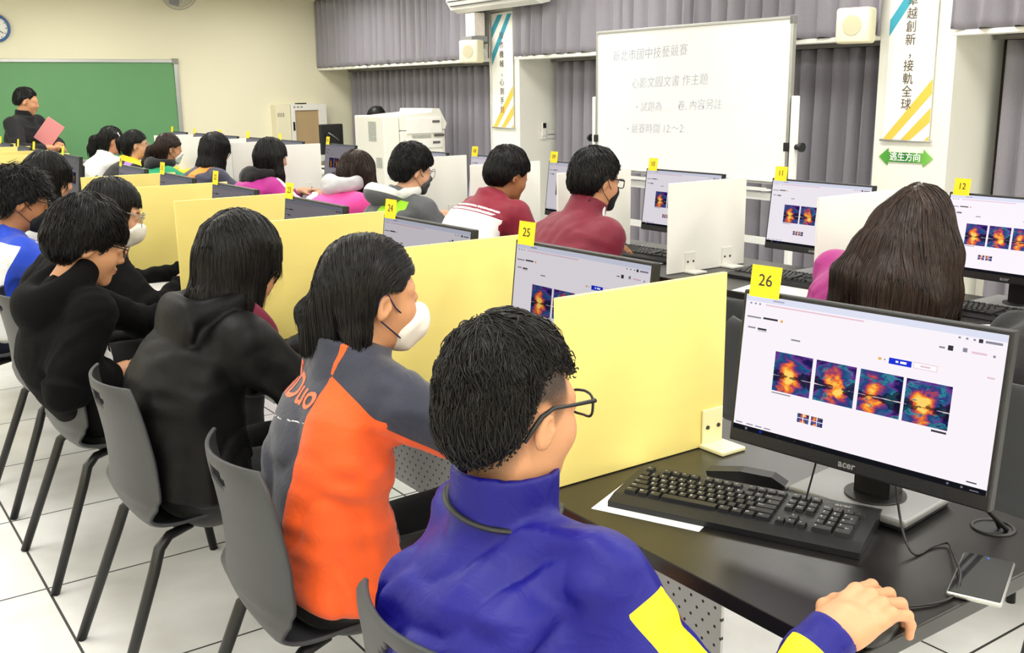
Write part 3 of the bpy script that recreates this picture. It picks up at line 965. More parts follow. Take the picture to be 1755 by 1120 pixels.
fa = [('dark grey monitor beside the girl with the long fringe, beyond the aisle', 6.93, .16), ('far monitor behind the nearest far yellow partition', 7.86, .2), ('far monitor behind the second far yellow partition', 8.46, .2), ('far monitor in the yellow row beside the standing teacher', 9.23, .2)]
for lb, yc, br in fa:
    mo = monitor(-.165, yc, lb, gm, 0, (br, br, br * .95))
    card(mo, '', 'small yellow card on the ' + lb.replace('dark grey monitor', 'monitor'), gc)
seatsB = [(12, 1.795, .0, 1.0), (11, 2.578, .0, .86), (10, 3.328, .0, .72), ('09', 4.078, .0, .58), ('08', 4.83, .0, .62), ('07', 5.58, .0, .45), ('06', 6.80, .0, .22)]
for n_, yc, yw, br in seatsB:
    lb = 'monitor under card %s in the white row' % n_
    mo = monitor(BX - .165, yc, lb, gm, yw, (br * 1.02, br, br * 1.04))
    MONS[n_] = mo
    card(mo, str(n_), 'yellow number card reading %s on a monitor' % n_, gc)
for k, (yc, lb) in enumerate(((7.69, 'far monitor behind the magenta jacket girl, top edge only'), (8.39, 'far monitor right of the navy and orange jacket, top edge only'), (9.09, 'far monitor left of the navy and orange jacket, top edge only'), (9.79, 'far monitor between two white partitions behind the green jacket'), (10.49, 'farthest monitor of the white row beside the chalkboard frame'))):
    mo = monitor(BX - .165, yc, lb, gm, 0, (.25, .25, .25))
    card(mo, '', 'small yellow card on the ' + lb.replace(', top edge only', ''), gc)

# ---------------------------------------------------------------- keyboards
KROWS = []      # (x centre, y centre, width, legend)


def krow(y, x0, items, w=.0162, p=.0187):
    x = x0
    for it in items:
        if isinstance(it, tuple): s_, k_ = it
        else: s_, k_ = it, 1.0
        ww = p * k_
        if s_ is not None: KROWS.append((x + ww / 2, y, ww - (p - w), s_))
        x += ww


KX = -.2115
krow(.058, KX, ['Esc', (None, .9), 'F1', 'F2', 'F3', 'F4', (None, .5), 'F5', 'F6', 'F7', 'F8', (None, .5), 'F9', 'F10', 'F11', 'F12', (None, .35), 'Prt', 'Scr', 'Brk'])
yy_ = .033
krow(yy_, KX, list('`1234567890-=') + [('Back', 1.9), (None, .35), 'Ins', 'Hm', 'Pu', (None, .35), 'Num', '/', '*', '-'])
krow(yy_ - .0187, KX, [('Tab', 1.45)] + list('QWERTYUIOP[]') + [('\\', 1.45), (None, .35), 'Del', 'End', 'Pd', (None, .35), '7', '8', '9'])
krow(yy_ - .0374, KX, [('Caps', 1.75)] + list("ASDFGHJKL;'") + [('Enter', 2.15), (None, 3.7), '4', '5', '6'])
krow(yy_ - .0561, KX, [('Shift', 2.25)] + list('ZXCVBNM,./') + [('Shift', 2.65), (None, 1.35), '^', (None, 1.35), '1', '2', '3'])
krow(yy_ - .0748, KX, [('Ctrl', 1.4), ('W', 1.2), ('Alt', 1.3), (' ', 5.8), ('Alt', 1.3), ('W', 1.2), ('M', 1.2), ('Ctrl', 1.5), (None, .35), '<', 'v', '>', (None, .35), ('0', 2), '.'])
KROWS.append((KX + .0187 * 21.75 + .0, yy_ - .028, .0162, '+'))
KROWS.append((KX + .0187 * 21.75 + .0, yy_ - .0655, .0162, 'Ent'))


def kb_body(mb):
    # low wedge, rear edge higher
    mb.prism([(-.083, 0), (.085, 0), (.085, .026), (.066, .0265), (-.055, .0185), (-.083, .011)], 0, -.2275, .2275)
    return mb


def key_shape(mb, x, y, w, h=.0158, legend=None, tall=False):
    zb = .0185 + (y + .055) * .066
    hh = h + (.0187 if tall else 0)
    sl = math.atan(.066)
    M_ = Matrix.Translation((x, y, zb)) @ Matrix.Rotation(sl, 4, 'X')
    bm = mb.bm
    n0 = len(bm.verts)
    b = [(-w / 2, -hh / 2, 0), (w / 2, -hh / 2, 0), (w / 2, hh / 2, 0), (-w / 2, hh / 2, 0)]
    tp = [(-w / 2 + .002, -hh / 2 + .002, .0065), (w / 2 - .002, -hh / 2 + .002, .0065), (w / 2 - .002, hh / 2 - .001, .0072), (-w / 2 + .002, hh / 2 - .001, .0072)]
    V = [bm.verts.new(M_ @ Vector(p)) for p in b + tp]
    fs = [(4, 5, 6, 7), (0, 1, 5, 4), (1, 2, 6, 5), (2, 3, 7, 6), (3, 0, 4, 7)]
    for f in fs:
        nf = bm.faces.new([V[i] for i in f]); nf.material_index = 0
    if legend and legend.strip():
        sz = .0075 if len(legend) == 1 else .0046
        me = text_mesh(legend, sz, .0, res=1)
        mb.mi = 1
        mb.mesh(me, M_ @ FM((1, 0, 0), (0, 1, .05), (-w / 2 + .0055 if len(legend) == 1 else -w / 2 + .0022 + .0023 * len(legend) * .55, .0018, .0074)))
        mb.mi = 0


kb = empty('keyboard', 'black keyboard with white key legends in front of screen 26', 'keyboard', (-.263, 1.19, ZD + .0008), math.atan2(-.912, .409), 'keyboards')
MB_ = kb_body(MB()).build('keyboard_body', MT['black_plastic'], kb)
MB().mesh(text_mesh('acer', .017, .0003, .0003), Matrix.Translation((.165, .0655, .0268))).build('maker_logo', MT['silver'], MB_)
mled = emis('amber_led', '#ffb020', 2.0)
MB().cyl((.125, .066, .0255), .0035, .002, 2, 10).build('indicator_light', mled, MB_)
for (x, y, w_, lg) in KROWS:
    k = MB(); key_shape(k, x, y, w_, legend=lg, tall=lg in ('+', 'Ent'))
    k.build('key', [MT['key'], MT['legend']], kb)
# simpler copies for the other seats: all keys in one piece
kb2 = empty('keyboard', 'black keyboard on the empty desk under card 11', 'keyboard', (0, 0, 0), 0, 'keyboards')
kb_body(MB()).build('keyboard_body', MT['black_plastic'], kb2)
kk = MB()
for (x, y, w_, lg) in KROWS: key_shape(kk, x, y, w_, tall=lg in ('+', 'Ent'))
kk.build('keys', MT['key'], kb2)
kbs = [(BX - .195, 2.68, -86, 'black keyboard on the empty desk under card 11'), (BX - .195, 1.85, -88, 'black keyboard under screen 12 right of the long hair'),
       (BX - .20, 3.48, -86, 'black keyboard in front of screen 10'), (AX - .25, 4.255, -90, 'black keyboard under the hand of the girl with round glasses'),
       (AX - .30, 2.55, -90, 'black keyboard in front of the student in the black hooded jacket'), (AX - .30, 1.9, -90, 'black keyboard beside the girl in orange'),
       (AX - .30, 3.26, -90, 'black keyboard in front of the black hoodie'), (BX - .30, 6.72, -90, 'black keyboard under the hand of the magenta jacket girl')]
for i, (x, y, r_, lb) in enumerate(kbs):
    t = kb2 if i == 0 else copy_tree(kb2)
    t.location = (x, y, ZD + .0014); t.rotation_euler = (0, 0, rad(r_)); t['label'] = lb

# ---------------------------------------------------------------- papers, mice, phone and small things
def paper(label, x, y, rz, w_=.21, h_=.297, z=ZD + .0002, group='paper sheets on the desks'):
    o = MB().box((-w_ / 2, -h_ / 2, 0), (w_ / 2, h_ / 2, .0005)).build('paper_sheet', MT['white_paper'], None, (x, y, z), rad(rz))
    setp(o, label, 'paper', group)


paper('white paper sheet under the near keyboard', -.305, 1.33, -66, .21, .25)
paper('white paper sheet beside the black hooded jacket under card 24', -.395, 2.70, 4, .21, .25)
paper('white paper sheet on the desk right of the maroon jacket', BX - .335, 3.44, 10)
paper('white paper sheet on the empty desk under card 11', BX - .36, 2.56, 14)
paper('white paper sheet in front of the long-haired student', BX - .245, 1.80, 4)
paper('white paper sheet before the round-glasses girl', -.37, 4.14, 0)


def mouse_shape(root):
    V = []
    nu, nv = 14, 12
    mb = MB()
    rings = []
    for i in range(nu + 1):
        t = i / nu
        x = -.055 + .11 * t
        hw = .031 * math.sin(PI * min(1, max(0, .06 + .88 * t))) ** .35 * (1 - .12 * t)
        hh = .036 * math.sin(PI * (.10 + .80 * t ** .9)) ** .8
        rings.append([mb.bm.verts.new((x, hw * math.cos(a), max(0, hh * math.sin(a)))) for a in np.linspace(0, PI, nv)])
    for i in range(nu):
        for k in range(nv - 1):
            f = mb.bm.faces.new((rings[i][k], rings[i + 1][k], rings[i + 1][k + 1], rings[i][k + 1])); f.smooth = True
    mb.bm.faces.new(rings[0][::-1]); mb.bm.faces.new(rings[-1])
    for i in range(nu):
        mb.bm.faces.new((rings[i][0], rings[i][-1], rings[i + 1][-1], rings[i + 1][0]))
    mb.build('mouse_body', MT['black_plastic'], root, normals=True)
    MB().cyl((.03, -.004, .026), .008, .008, 1, 12).build('scroll_wheel', MT['key'], root)


def tube_obj(name, label, cat, pts, r=.002, m='black_plastic'):
    c = [Vector(p) for p in pts]
    sm = []
    for i in range(len(c) - 1):
        p0, p1, p2, p3 = c[max(i - 1, 0)], c[i], c[i + 1], c[min(i + 2, len(c) - 1)]
        for t in np.linspace(0, 1, 7)[:-1]:
            sm.append(.5 * ((2 * p1) + (-p0 + p2) * t + (2 * p0 - 5 * p1 + 4 * p2 - p3) * t * t + (-p0 + 3 * p1 - 3 * p2 + p3) * t ** 3))
    sm.append(c[-1])
    o = MB().tube(sm, r, 8).build(name, MT[m])
    return setp(o, label, cat)


MOUSE = Vector((-.418, .797, ZD))
mo_ = empty('computer_mouse', 'black computer mouse under the hand of the boy in blue', 'mouse', MOUSE + Vector((0, 0, .0005)), rad(10), 'computer mice')
mouse_shape(mo_)
m2 = empty('computer_mouse', 'black computer mouse on the paper at the right edge of the picture', 'mouse', (BX - .195, 1.588, ZD + .001), rad(0), 'computer mice')
mouse_shape(m2)
m3 = copy_tree(m2); m3.location = (BX - .25, 3.16, ZD + .001); m3['label'] = 'black computer mouse beside the white partition of screen 10'
mc_ = MB()
tube_obj('mouse_cable', 'black mouse cable looping over the near desk to the monitor base', 'cable',
         [(-.366, .806, ZD + .014), (-.34, .812, ZD + .005), (-.285, .790, ZD + .0035), (-.241, .785, ZD + .004), (-.20, .80, ZD + .016), (-.171, .822, ZD + .018), (-.115, .868, ZD + .012), (-.085, .895, ZD + .006), (-.11, .905, ZD + .003), (-.160, .903, ZD + .003), (-.158, .925, ZD + .02), (-.135, .955, ZD + .05), (-.12, .975, ZD + .09)], .0022)
tube_obj('monitor_cable', 'thin black cable hanging from screen 26 to the desk', 'cable', [(-.165, 1.105, ZD + .118), (-.17, 1.115, ZD + .06), (-.178, 1.125, ZD + .0025), (-.16, 1.16, ZD + .003)], .0018)
tube_obj('power_cord', 'black cords from the screen into the desk grommet', 'cable', [(-.10, .90, ZD + .12), (-.03, .885, ZD + .075), (.02, .872, ZD + .03), (.05, .868, ZD + .003)], .0045)
tube_obj('power_cord', 'second black cord into the desk grommet beside the first', 'cable', [(-.10, .915, ZD + .12), (-.02, .90, ZD + .07), (.03, .886, ZD + .03), (.048, .880, ZD + .003)], .0035)

ph = empty('smartphone', 'dark smartphone in a clear case on the near desk corner', 'phone', (-.155, .787, ZD + .0005), rad(-67))
# local y = long axis
MB().box((-.039, -.08, 0), (.039, .08, .009), .0042, 3).build('phone_body', MT['metal'], ph)
MB().box((-.0365, -.0775, .0088), (.0365, .0775, .0096), .0006).build('phone_glass', mat('phone_glass', '#26272a', .06, var=.02, spec=.8), ph)
MB().cyl((0.0, .070, .0096), .0016, .0003, 2, 10).build('blue_light', emis('blue_led', '#2a5bff', 4.0), ph)
ph.location = (-.157, .79, ZD + .0005)

st = empty('stapler', 'black stapler lying behind the near keyboard', 'stapler', (-.155, 1.275, ZD + .0006), math.atan2(-.125, .064) )
MB().prism([(-.075, 0), (.075, 0), (.075, .008), (-.075, .012)], 1, -.017, .017).build('stapler_base', MT['black_metal'], st)
MB().prism([(-.075, .016), (.07, .010), (.076, .02), (.05, .034), (-.01, .036), (-.078, .026)], 1, -.016, .016).build('stapler_arm', MT['black_plastic'], st)

# phone lying in front of the long-haired student
p2 = empty('smartphone', 'dark smartphone on the paper before the long-haired student', 'phone', (BX - .315, 1.835, ZD + .0012), rad(50))
MB().box((-.037, -.075, 0), (.037, .075, .008), .003, 3).build('phone_body', MT['black_plastic'], p2)

# ---------------------------------------------------------------- chairs
def make_chair():
    root = empty('student_chair', '', 'chair')
    # profile: (x, z) from backrest top to seat front lip
    prof = np.array([(-.245, .800), (-.240, .760), (-.228, .70), (-.216, .62), (-.212, .54), (-.212, .49), (-.196, .448), (-.160, .428), (-.10, .424), (0, .436), (.10, .444), (.17, .442), (.205, .430), (.218, .415)])
    dl = np.r_[0, np.cumsum(np.hypot(*np.diff(prof, axis=0).T))]
    nu, nv = 56, 29
    s = np.linspace(0, dl[-1], nu)
    # smooth the profile
    fx_ = np.interp(s, dl, prof[:, 0]); fz_ = np.interp(s, dl, prof[:, 1])
    for _ in range(3):
        fx_[1:-1] = (fx_[:-2] + 2 * fx_[1:-1] + fx_[2:]) / 4; fz_[1:-1] = (fz_[:-2] + 2 * fz_[1:-1] + fz_[2:]) / 4
    t = s / dl[-1]
    hw = np.interp(t, [0, .03, .08, .25, .40, .5, .62, .85, .95, 1.0], [.155, .185, .198, .212, .216, .205, .20, .215, .21, .17])
    v = np.linspace(-1, 1, nv)
    X = fx_[:, None] + np.zeros(nv)[None]; Z = fz_[:, None] + np.zeros(nv)[None]
    Y = hw[:, None] * v[None]
    back = np.clip((.46 - t) / .1, 0, 1)[:, None]
    seat = 1 - back
    bow = (v ** 2)[None]
    X = X + back * bow * .05                     # backrest wraps forward at the sides
    Z = Z + seat * (bow - .3) * .018 + seat * np.clip(np.abs(v) - .85, 0, 1)[None] * .05
    # moulded groove where the backrest meets the seat
    gr = np.exp(-((t - .405) / .012) ** 2)[:, None]
    X = X + gr * .006
    # handle opening
    hole = ((v[None] / .26) ** 2 + ((s[:, None] - .052) / .014) ** 2) < 1
    mb = MB()
    G = [[mb.bm.verts.new((X[i, j], Y[i, j], Z[i, j])) for j in range(nv)] for i in range(nu)]
    for i in range(nu - 1):
        for j in range(nv - 1):
            if hole[i, j] or hole[i + 1, j + 1]: continue
            f = mb.bm.faces.new((G[i][j], G[i + 1][j], G[i + 1][j + 1], G[i][j + 1])); f.smooth = True
    loose = [vv for vv in mb.bm.verts if not vv.link_faces]
    bmesh.ops.delete(mb.bm, geom=loose, context='VERTS')
    o = mb.build('seat_shell', MT['chair_plastic'], root)
    md = o.modifiers.new('thick', 'SOLIDIFY'); md.thickness = .009; md.offset = 0
    md = o.modifiers.new('round', 'BEVEL'); md.width = .003; md.segments = 2; md.limit_method = 'ANGLE'; md.angle_limit = rad(50)
    for sy in (-1, 1):
        MB().tube([(-.07, sy * .13, .405), (-.135, sy * .155, .40), (-.165, sy * .165, .375), (-.185, sy * .172, .32), (-.31, sy * .2, .0)], [.011, .013, .015, .015, .0135], 12).build('leg', MT['black_metal'], root)
        MB().tube([(.04, sy * .13, .415), (.12, sy * .155, .41), (.145, sy * .165, .385), (.155, sy * .17, .33), (.20, sy * .19, .0)], [.011, .013, .015, .015, .0135], 12).build('leg', MT['black_metal'], root)
    MB().tube([(-.10, -.14, .403), (-.10, .14, .403)], .011, 10).tube([(.08, -.14, .414), (.08, .14, .414)], .011, 10).build('cross_tube', MT['black_metal'], root)
    return root


CH = make_chair()
chairs = [('dark grey plastic chair of the boy in the blue jacket', -.775, 1.12, 3), ('dark grey plastic chair of the girl in the orange jacket', -.735, 1.92, -4), ('dark grey plastic chair of the student in the black hooded jacket', -.79, 2.66, 0),
          ('dark grey plastic chair of the student in the black hoodie', -.80, 3.40, 2), ('dark grey plastic chair of the girl with round glasses', -.79, 4.10, 0), ('dark grey plastic chair of the boy in the white and blue jacket', -.86, 4.84, 0), ('dark grey plastic chair of the girl with the long fringe', -.72, 5.60, 0),
          ('empty dark chair pushed in at the desk under card 11', BX - .62, 2.47, 8), ('black chair behind the right edge of screen 26', .97, 1.28, -8), ('chair of the long-haired student in magenta', BX - .83, 2.02, 0), ('chair of the boy in the plain maroon jacket', BX - .78, 3.47, 0),
          ('chair of the boy in the maroon and white jacket', BX - .76, 4.22, 0), ('chair of the student in the grey and lime jacket', BX - .80, 4.97, 0), ('chair of the girl in the pink hoodie', BX - .76, 5.62, 0), ('chair of the girl in the magenta jacket with black hood', BX - .80, 6.93, 0),
          ('chair of the student in the navy and orange jacket', BX - .80, 8.07, 0), ('chair of the girl in the green jacket', BX - .87, 8.97, 0), ('chair of the student in the black and yellow jacket', BX - .92, 9.62, 0), ('chair of the girl in the white jacket', BX - .96, 10.3, 0)]
CHAIR_OBJ = []
for i, (lb, x, y, r_) in enumerate(chairs):
    t = CH if i == 0 else copy_tree(CH)
    t.location = (x, y, 0); t.rotation_euler = (0, 0, rad(r_)); t['label'] = lb; t['group'] = 'dark plastic student chairs'
    CHAIR_OBJ.append(t)
    if i in (1, 2, 4):
        MB().box((-.001, -.02, -.022), (.0005, .02, .022), .0004, 1, M=Matrix.Translation((-.199, .135, .615)) @ Matrix.Rotation(rad(-17), 4, 'Z') @ Matrix.Rotation(rad(-6), 4, 'Y')).build('paper_label', MT['white_paper'], t)
# ================================================================== FIGURE ENGINE: distance fields -> surface nets
F4 = np.float32


def A3(*v): return np.array(v if len(v) == 3 else v[0], dtype=F4)


def nrm(v):
    v = np.asarray(v, dtype=F4)
    return v / (np.linalg.norm(v) + 1e-9)


def smin(a, b, k):
    h = np.clip(.5 + .5 * (b - a) / k, 0, 1)
    return b * (1 - h) + a * h - k * h * (1 - h)


def smax(a, b, k): return -smin(-a, -b, k)


def cap(P, a, b, ra, rb=None):
    a = A3(a); b = A3(b)
    rb = ra if rb is None else rb
    ab = b - a
    t = np.clip(((P - a) @ ab) / (ab @ ab + 1e-12), 0, 1)
    d = P - a - t[:, None] * ab
    return np.sqrt((d * d).sum(1)) - (ra + t * (rb - ra))


def chain(P, pts, rs, k=.01):
    d = None
    for i in range(len(pts) - 1):
        c = cap(P, pts[i], pts[i + 1], rs[i], rs[i + 1])
        d = c if d is None else smin(d, c, k)
    return d


def ell(P, c, r, R=None):
    q = P - A3(c)
    if R is not None: q = q @ R
    r = A3(r)
    k0 = np.sqrt(((q / r) ** 2).sum(1)); k1 = np.sqrt(((q / (r * r)) ** 2).sum(1))
    return k0 * (k0 - 1) / np.maximum(k1, 1e-6)


def bx(P, c, h, R=None, r=0.0):
    q = P - A3(c)
    if R is not None: q = q @ R
    q = np.abs(q) - (A3(h) - r)
    return np.sqrt((np.maximum(q, 0) ** 2).sum(1)) + np.minimum(q.max(1), 0) - r


# value noise ------------------------------------------------------------------
_rg = np.random.RandomState(3)
_perm = np.concatenate([_rg.permutation(256)] * 3).astype(np.int32)
_val = _rg.uniform(-1, 1, 256).astype(F4)


def vnoise(P, s, seed=0):
    p = P * s + 100.0 + seed * 13.7
    i = np.floor(p).astype(np.int32); f = (p - i).astype(F4)
    f = f * f * (3 - 2 * f)
    i &= 255
    o = 0
    for dx in (0, 1):
        wx = f[:, 0] if dx else 1 - f[:, 0]
        hx = _perm[(i[:, 0] + dx) & 255]
        for dy in (0, 1):
            wy = f[:, 1] if dy else 1 - f[:, 1]
            hy = _perm[(hx + i[:, 1] + dy) & 255]
            for dz in (0, 1):
                wz = f[:, 2] if dz else 1 - f[:, 2]
                o = o + wx * wy * wz * _val[_perm[(hy + i[:, 2] + dz) & 255]]
    return o


def surface(fn, lo, hi, h, newton=2):
    """mesh of fn = 0 inside the box, grid step h (sparse evaluation, surface nets, projected)"""
    lo = np.asarray(lo, F4); hi = np.asarray(hi, F4)
    B = 4
    nb = np.ceil((hi - lo) / (B * h)).astype(int) + 1
    n = nb * B + 1
    cs = [lo[a] + (np.arange(nb[a]) + .5) * B * h for a in range(3)]
    G = np.stack(np.meshgrid(*cs, indexing='ij'), -1).reshape(-1, 3).astype(F4)
    dc = fn(G)
    act = np.abs(dc) < B * h * 1.25 + .006
    V = np.ones(tuple(n), F4)
    sgn = np.where(dc < 0, -1, 1).astype(F4).reshape(tuple(nb))
    big = np.repeat(np.repeat(np.repeat(sgn, B, 0), B, 1), B, 2)
    V[:-1, :-1, :-1] = big
    ids = np.argwhere(act.reshape(tuple(nb)))
    off = np.stack(np.meshgrid(*[np.arange(B + 1)] * 3, indexing='ij'), -1).reshape(-1, 3)
    pts = (ids[:, None, :] * B + off[None]).reshape(-1, 3)
    flat = np.unique((pts[:, 0] * n[1] + pts[:, 1]) * n[2] + pts[:, 2])
    gi = np.stack(np.unravel_index(flat, tuple(n)), -1)
    V.ravel()[flat] = 0
    out = np.empty(len(flat), F4)
    W = (lo + gi * h).astype(F4)
    for s in range(0, len(W), 200000): out[s:s + 200000] = fn(W[s:s + 200000])
    V.ravel()[flat] = np.where(out == 0, 1e-9, out)
    I = V < 0
    cnt = np.zeros(tuple(n - 1), np.int8)
    for dx in (0, 1):
        for dy in (0, 1):
            for dz in (0, 1): cnt += I[dx:n[0] - 1 + dx, dy:n[1] - 1 + dy, dz:n[2] - 1 + dz]
    cells = np.argwhere((cnt > 0) & (cnt < 8))
    if not len(cells): return np.zeros((0, 3), F4), np.zeros((0, 4), np.int32)
    cid = -np.ones(tuple(n - 1), np.int32)
    cid[tuple(cells.T)] = np.arange(len(cells))
    cor = np.array([(a, b, c) for a in (0, 1) for b in (0, 1) for c in (0, 1)])
    cv = np.stack([V[cells[:, 0] + c[0], cells[:, 1] + c[1], cells[:, 2] + c[2]] for c in cor], 1)
    acc = np.zeros((len(cells), 3), F4); num = np.zeros(len(cells), F4)
    for i in range(8):
        for j in range(i + 1, 8):
            if np.abs(cor[i] - cor[j]).sum() != 1: continue
            a, b = cv[:, i], cv[:, j]
            m = (a < 0) != (b < 0)
            t = np.where(m, a / np.where(m, a - b, 1), 0)
            t = np.clip(t, 0, 1)
            acc += np.where(m[:, None], cor[i] + t[:, None] * (cor[j] - cor[i]), 0); num += m
    P = (lo + (cells + acc / num[:, None]) * h).astype(F4)
    Q = []
    for ax in range(3):
        o1, o2 = [(1, 2), (2, 0), (0, 1)][ax]
        sl = [slice(None)] * 3; sl2 = [slice(None)] * 3
        sl[ax] = slice(0, -1); sl2[ax] = slice(1, None)
        E = np.argwhere(I[tuple(sl)] != I[tuple(sl2)])
        ok = (E[:, o1] > 0) & (E[:, o2] > 0) & (E[:, o1] < n[o1] - 1) & (E[:, o2] < n[o2] - 1)
        E = E[ok]
        if not len(E): continue
        q = []
        for (d1, d2) in ((0, 0), (1, 0), (1, 1), (0, 1)):
            c = E.copy(); c[:, o1] -= d1; c[:, o2] -= d2
            q.append(cid[tuple(c.T)])
        q = np.stack(q, 1)
        ins = I[tuple(E.T)]
        q[~ins] = q[~ins][:, ::-1]
        Q.append(q)
    Q = np.concatenate(Q)
    Q = Q[(Q >= 0).all(1)][:, ::-1]
    Q = Q[:, ::-1]
    for _ in range(newton):
        g, d = grad(fn, P, h * .35)
        P = P - np.clip(d, -h * .6, h * .6)[:, None] * g
    return P.astype(F4), Q


def grad(fn, P, e=.002):
    d = fn(P)
    g = np.stack([fn(P + A3(*(e if i == a else 0 for i in range(3)))) - fn(P - A3(*(e if i == a else 0 for i in range(3)))) for a in range(3)], 1)
    g = g / (np.linalg.norm(g, axis=1, keepdims=True) + 1e-9)
    return g, d


def to_obj(name, P, Q, mats, parent, attrs=None):
    org = np.array(parent.location, F4) if parent is not None else 0
    me = grid_mesh(name, P - org, Q)
    for k, v in (attrs or {}).items():
        a = me.attributes.new(k, 'FLOAT', 'POINT'); a.data.foreach_set('value', np.ascontiguousarray(v, F4))
    return link(name, me, mats, parent)


# ------------------------------------------------------------------ cloth, skin, hair materials
def layered(name, base, layers, rough=.6, sheen=.15, bump=.25, bs=55, spec=.35, weave=True):
    """cloth whose colour panels are cut by smooth per-vertex fields (field > 0 takes the colour)"""
    m, N, L, P = new_mat(name)
    tc = N.new('ShaderNodeTexCoord')
    cur = N.new('ShaderNodeRGB'); cur.outputs[0].default_value = srgb(base) + (1,)
    out = cur.outputs[0]
    for (at, col) in layers:
        a = N.new('ShaderNodeAttribute'); a.attribute_name = at
        g = nmath(N, L, 'GREATER_THAN', a.outputs['Fac'], 0.0)
        mx = N.new('ShaderNodeMix'); mx.data_type = 'RGBA'
        L.new(g, mx.inputs['Factor']); L.new(out, mx.inputs[6]); mx.inputs[7].default_value = srgb(col) + (1,)
        out = mx.outputs[2]
    nz = N.new('ShaderNodeTexNoise'); nz.inputs['Scale'].default_value = 14; nz.inputs['Detail'].default_value = 5
    L.new(tc.outputs['Object'], nz.inputs['Vector'])
    v = nmath(N, L, 'MULTIPLY_ADD', nz.outputs['Fac'], .3, .85)
    hs = N.new('ShaderNodeHueSaturation'); L.new(out, hs.inputs['Color']); L.new(v, hs.inputs['Value'])
    L.new(hs.outputs[0], P.inputs['Base Color'])
    P.inputs['Roughness'].default_value = rough; P.inputs['Sheen Weight'].default_value = sheen
    P.inputs['Specular IOR Level'].default_value = spec
    n2 = N.new('ShaderNodeTexNoise'); n2.inputs['Scale'].default_value = bs; n2.inputs['Detail'].default_value = 6; n2.inputs['Distortion'].default_value = 1.2
    L.new(tc.outputs['Object'], n2.inputs['Vector'])
    b = N.new('ShaderNodeBump'); b.inputs['Strength'].default_value = bump; b.inputs['Distance'].default_value = .006
    L.new(n2.outputs['Fac'], b.inputs['Height'])
    last = b
    if weave:
        n3 = N.new('ShaderNodeTexNoise'); n3.inputs['Scale'].default_value = 700; L.new(tc.outputs['Object'], n3.inputs['Vector'])
        b2 = N.new('ShaderNodeBump'); b2.inputs['Strength'].default_value = .12; b2.inputs['Distance'].default_value = .001
        L.new(n3.outputs['Fac'], b2.inputs['Height']); L.new(b.outputs[0], b2.inputs['Normal']); last = b2
    L.new(last.outputs[0], P.inputs['Normal'])
    return m


def skin_mat(name, base):
    m, N, L, P = new_mat(name)
    tc = N.new('ShaderNodeTexCoord')
    nz = N.new('ShaderNodeTexNoise'); nz.inputs['Scale'].default_value = 30; nz.inputs['Detail'].default_value = 6
    L.new(tc.outputs['Object'], nz.inputs['Vector'])
    c = srgb(base)
    mx = N.new('ShaderNodeMix'); mx.data_type = 'RGBA'; L.new(nz.outputs['Fac'], mx.inputs['Factor'])
    mx.inputs[6].default_value = (c[0] * .93, c[1] * .88, c[2] * .86, 1); mx.inputs[7].default_value = (min(1, c[0] * 1.06), min(1, c[1] * 1.06), min(1, c[2] * 1.05), 1)
    out = mx.outputs[2]
    # stubble of a close-cropped side: soft field
    a = N.new('ShaderNodeAttribute'); a.attribute_name = 'fade'
    n4 = N.new('ShaderNodeTexNoise'); n4.inputs['Scale'].default_value = 900; L.new(tc.outputs['Object'], n4.inputs['Vector'])
    f = nmath(N, L, 'MULTIPLY', a.outputs['Fac'], nmath(N, L, 'MULTIPLY_ADD', n4.outputs['Fac'], .7, .55))
    f2 = N.new('ShaderNodeClamp'); L.new(f, f2.inputs[0])
    m2 = N.new('ShaderNodeMix'); m2.data_type = 'RGBA'; L.new(f2.outputs[0], m2.inputs['Factor']); L.new(out, m2.inputs[6]); m2.inputs[7].default_value = srgb('#2a211c') + (1,)
    out = m2.outputs[2]
    for at, col in (('lips', '#a8625a'), ('brow', '#2a201c'), ('eye', '#1c1613'), ('nail', '#e9bfa6')):
        a = N.new('ShaderNodeAttribute'); a.attribute_name = at
        g = nmath(N, L, 'GREATER_THAN', a.outputs['Fac'], 0.0)
        mx = N.new('ShaderNodeMix'); mx.data_type = 'RGBA'; L.new(nmath(N, L, 'MULTIPLY', g, .8), mx.inputs['Factor']); L.new(out, mx.inputs[6]); mx.inputs[7].default_value = srgb(col) + (1,)
        out = mx.outputs[2]
    L.new(out, P.inputs['Base Color'])
    P.inputs['Roughness'].default_value = .48; P.inputs['Specular IOR Level'].default_value = .4
    P.inputs['Subsurface Weight'].default_value = .12; P.inputs['Subsurface Radius'].default_value = (.01, .004, .002)
    b = N.new('ShaderNodeBump'); b.inputs['Strength'].default_value = .12; b.inputs['Distance'].default_value = .002
    n3 = N.new('ShaderNodeTexNoise'); n3.inputs['Scale'].default_value = 260; L.new(tc.outputs['Object'], n3.inputs['Vector']); L.new(n3.outputs['Fac'], b.inputs['Height']); L.new(b.outputs[0], P.inputs['Normal'])
    return m


MT['skin'] = skin_mat('skin', '#c9946f')
MT['skin_fair'] = skin_mat('skin_fair', '#d8a787')
MT['skin_tan'] = skin_mat('skin_tan', '#ab7650')


def hair_mat(name, dark, light, rough=.42):
    m, N, L, P = new_mat(name)
    ge = N.new('ShaderNodeNewGeometry'); rp = N.new('ShaderNodeValToRGB')
    rp.color_ramp.elements[0].color = srgb(dark) + (1,); rp.color_ramp.elements[1].color = srgb(light) + (1,)
    L.new(ge.outputs['Random Per Island'], rp.inputs[0]); L.new(rp.outputs[0], P.inputs['Base Color'])
    P.inputs['Roughness'].default_value = rough; P.inputs['Specular IOR Level'].default_value = .32
    return m


